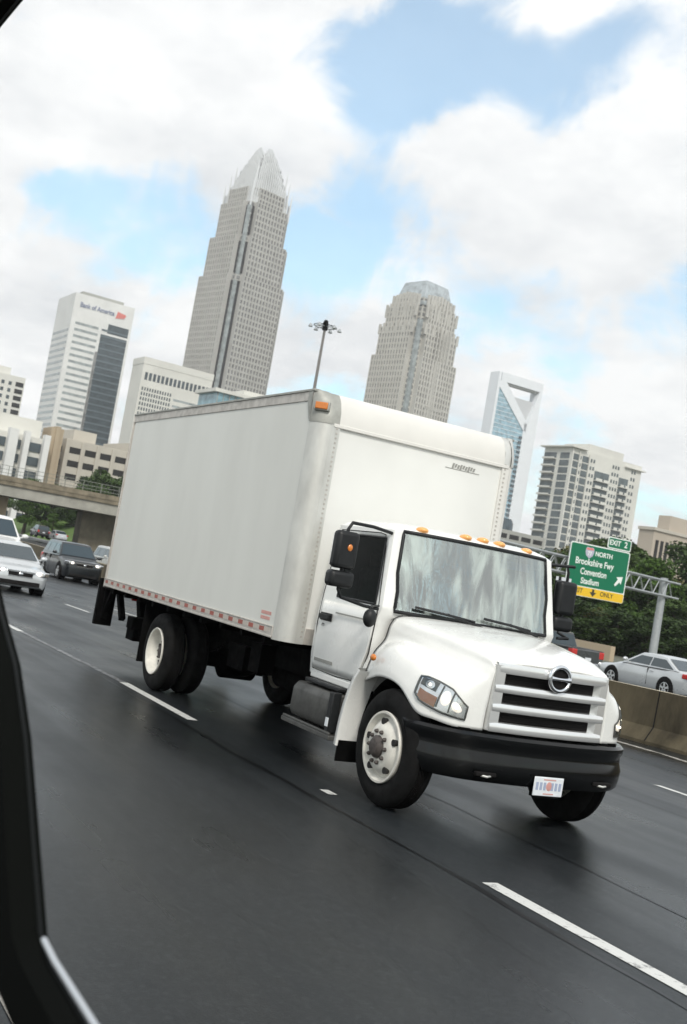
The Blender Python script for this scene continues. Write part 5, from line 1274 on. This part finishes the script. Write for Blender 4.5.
# 10 -- white columned office
rt = bldg('low_office_block', 'low white columned office building above the left end of the bridge', -283, 62.0, 3)
H = 23.6; q = MB(); q.box(-24,-2.2,-13.5,3,-2,H-1); q.box(-20,-6,-9,2,H-1,H+3.5); q.build('wall', M['b_white2'], rt)
for y0, y1 in ((-13.4,-12.2),(-7.0,-4.8),(-3.2,-1.9),(1.6,3.0)):
    q = MB(); q.box(-2.3,.2,y0,y1,-2,H-(3.5 if y0 < -12 else 0)); q.build('column', M['b_white'], rt)
for y0, y1 in ((-12.1,-7.2),(-4.6,-3.4),(-1.7,1.5)):
    for f in range(6):
        q = MB(); q.box(-2.3,-1.9,y0,y1,H-4.6-f*3.5,H-2.4-f*3.5); q.build('window', M['g_dark'], rt, flip=False, weld=False)
# 11 -- grey deck at the foot of the glass tower
rt = bldg('concrete_garage', 'small grey concrete parking garage between the truck box and the residential tower', -324, 234.5, 6, 'parking garage')
H = 27.5; q = MB(); q.box(-22,0,-6,17,-2,H); q.build('wall', M['b_grey'], rt)
for f in range(7):
    for k in range(4):
        q = MB(); q.box(-.2,.05,-5.4+k*5.6,-1.0+k*5.6,H-2.9-f*3.1,H-1.3-f*3.1); q.build('opening', M['g_black'], rt, flip=False, weld=False)
rt = bldg('domed_block', 'small round glass fronted block at the foot of the glass tower', -330, 237.0, 6)
q = MB(); q.lathe([(0,4.2),(30.5,4.2),(32.0,3.4),(32.4,0)], (-4,1.0,0), 'z', 24); q.build('rotunda', M['g_dark'], rt, smooth=50)
# 12 -- tan civic building with tall windows
rt = bldg('civic_building', 'tan flat roofed building with tall narrow dark windows above the trees at right', -220.4, 203.5, 6)
H = 27.5; q = MB(); q.box(-5,0,0,45,-2,H); q.box(-4.9,-1.0,6.4,45,H,H+4.2); q.build('wall', M['b_tan'] if False else mat('civic_stone', (.46,.40,.33), .8, var=.08, scale=.1), rt)
for k in range(11):
    y = 1.0+k*1.9; q = MB(); q.box(-.1,.06,y,y+1.15,H-8,H-2.8); q.build('window', M['g_black'], rt)
q = MB(); q.box(-5.2,.7,-.6,45,H-9.6,H-8.6); q.box(-5.2,.45,-.4,45,H-.5,H+.25); q.build('cornice', M['b_deck'], rt)
# ------------------------------------------------------------------ the dark window surround of the car the photo is taken from
YW = .62
op = [(46,-40),(24,-2),(0,27),(-22,70),(-34,160),(-38,300),(-26,450),(-6,560),(6,615),(20,665),(31,740),(40,850),(47,935),(58,965),(104,1040),(190,1190)]
inner = [at_y(u, v, YW) for u, v in op]
zb = inner[-1].z; zt = inner[0].z; xr_ = .55
inner = [Vector((xr_, YW, zt))] + inner + [Vector((xr_, YW, zb))]
fr = thing('car_window_frame', 'black side window surround of the car the view is taken from', 'window frame', (inner[9].x, YW, zb))
off = Vector(fr.location)
n = len(inner); cx = Vector((0.0, YW, 1.9))
rows = []
for p in inner:
    o = (p-cx); l = o.length; o = o/l
    rows.append([p+o*.010+Vector((0,.004,0))-off, p+o*.001-off, p+Vector((0,-.035,0))-off, p+Vector((0,-.06,0))+o*.012-off, p+o*.24+Vector((0,-.06,0))-off, p+o*.24+Vector((0,.03,0))-off])
b = MB(); b.grid(rows, cu=True); b.grid([[r_[5], r_[0]] for r_ in rows], cu=True)
b.build('surround', M['frame_black'], fr, smooth=50)
sl = MB(); sl.tube([p+Vector((0,-.012,0))-off for p in inner[1:-1]], .0045, 8); sl.build('rubber_seal', mat('seal_rubber', (.006,.007,.007), .6, spec=.12), fr, smooth=60)
s = MB(); path = [at_y(u-3, v, YW-.03)-off for u, v in ((47,940),(58,962),(80,997),(105,1037),(190,1184))]
s.tube(path, .0058, 8); s.build('sill_strip', M['trim_gloss'], fr, smooth=60)
# thin damp air between the camera and downtown
hz = MB(); hz.box(-1300, 60, -150, 1000, -3, 320)
hm_ = bpy.data.materials.new('haze_air'); hm_.use_nodes = True; nt_ = hm_.node_tree; nt_.nodes.clear()
vo = nt_.nodes.new('ShaderNodeVolumePrincipled'); vo.inputs['Color'].default_value = (.93,.95,.97,1); vo.inputs['Density'].default_value = .00022; vo.inputs['Anisotropy'].default_value = .2
oo = nt_.nodes.new('ShaderNodeOutputMaterial'); nt_.links.new(vo.outputs[0], oo.inputs['Volume'])
hzo = hz.build('haze', hm_); hzo['kind'] = 'stuff'
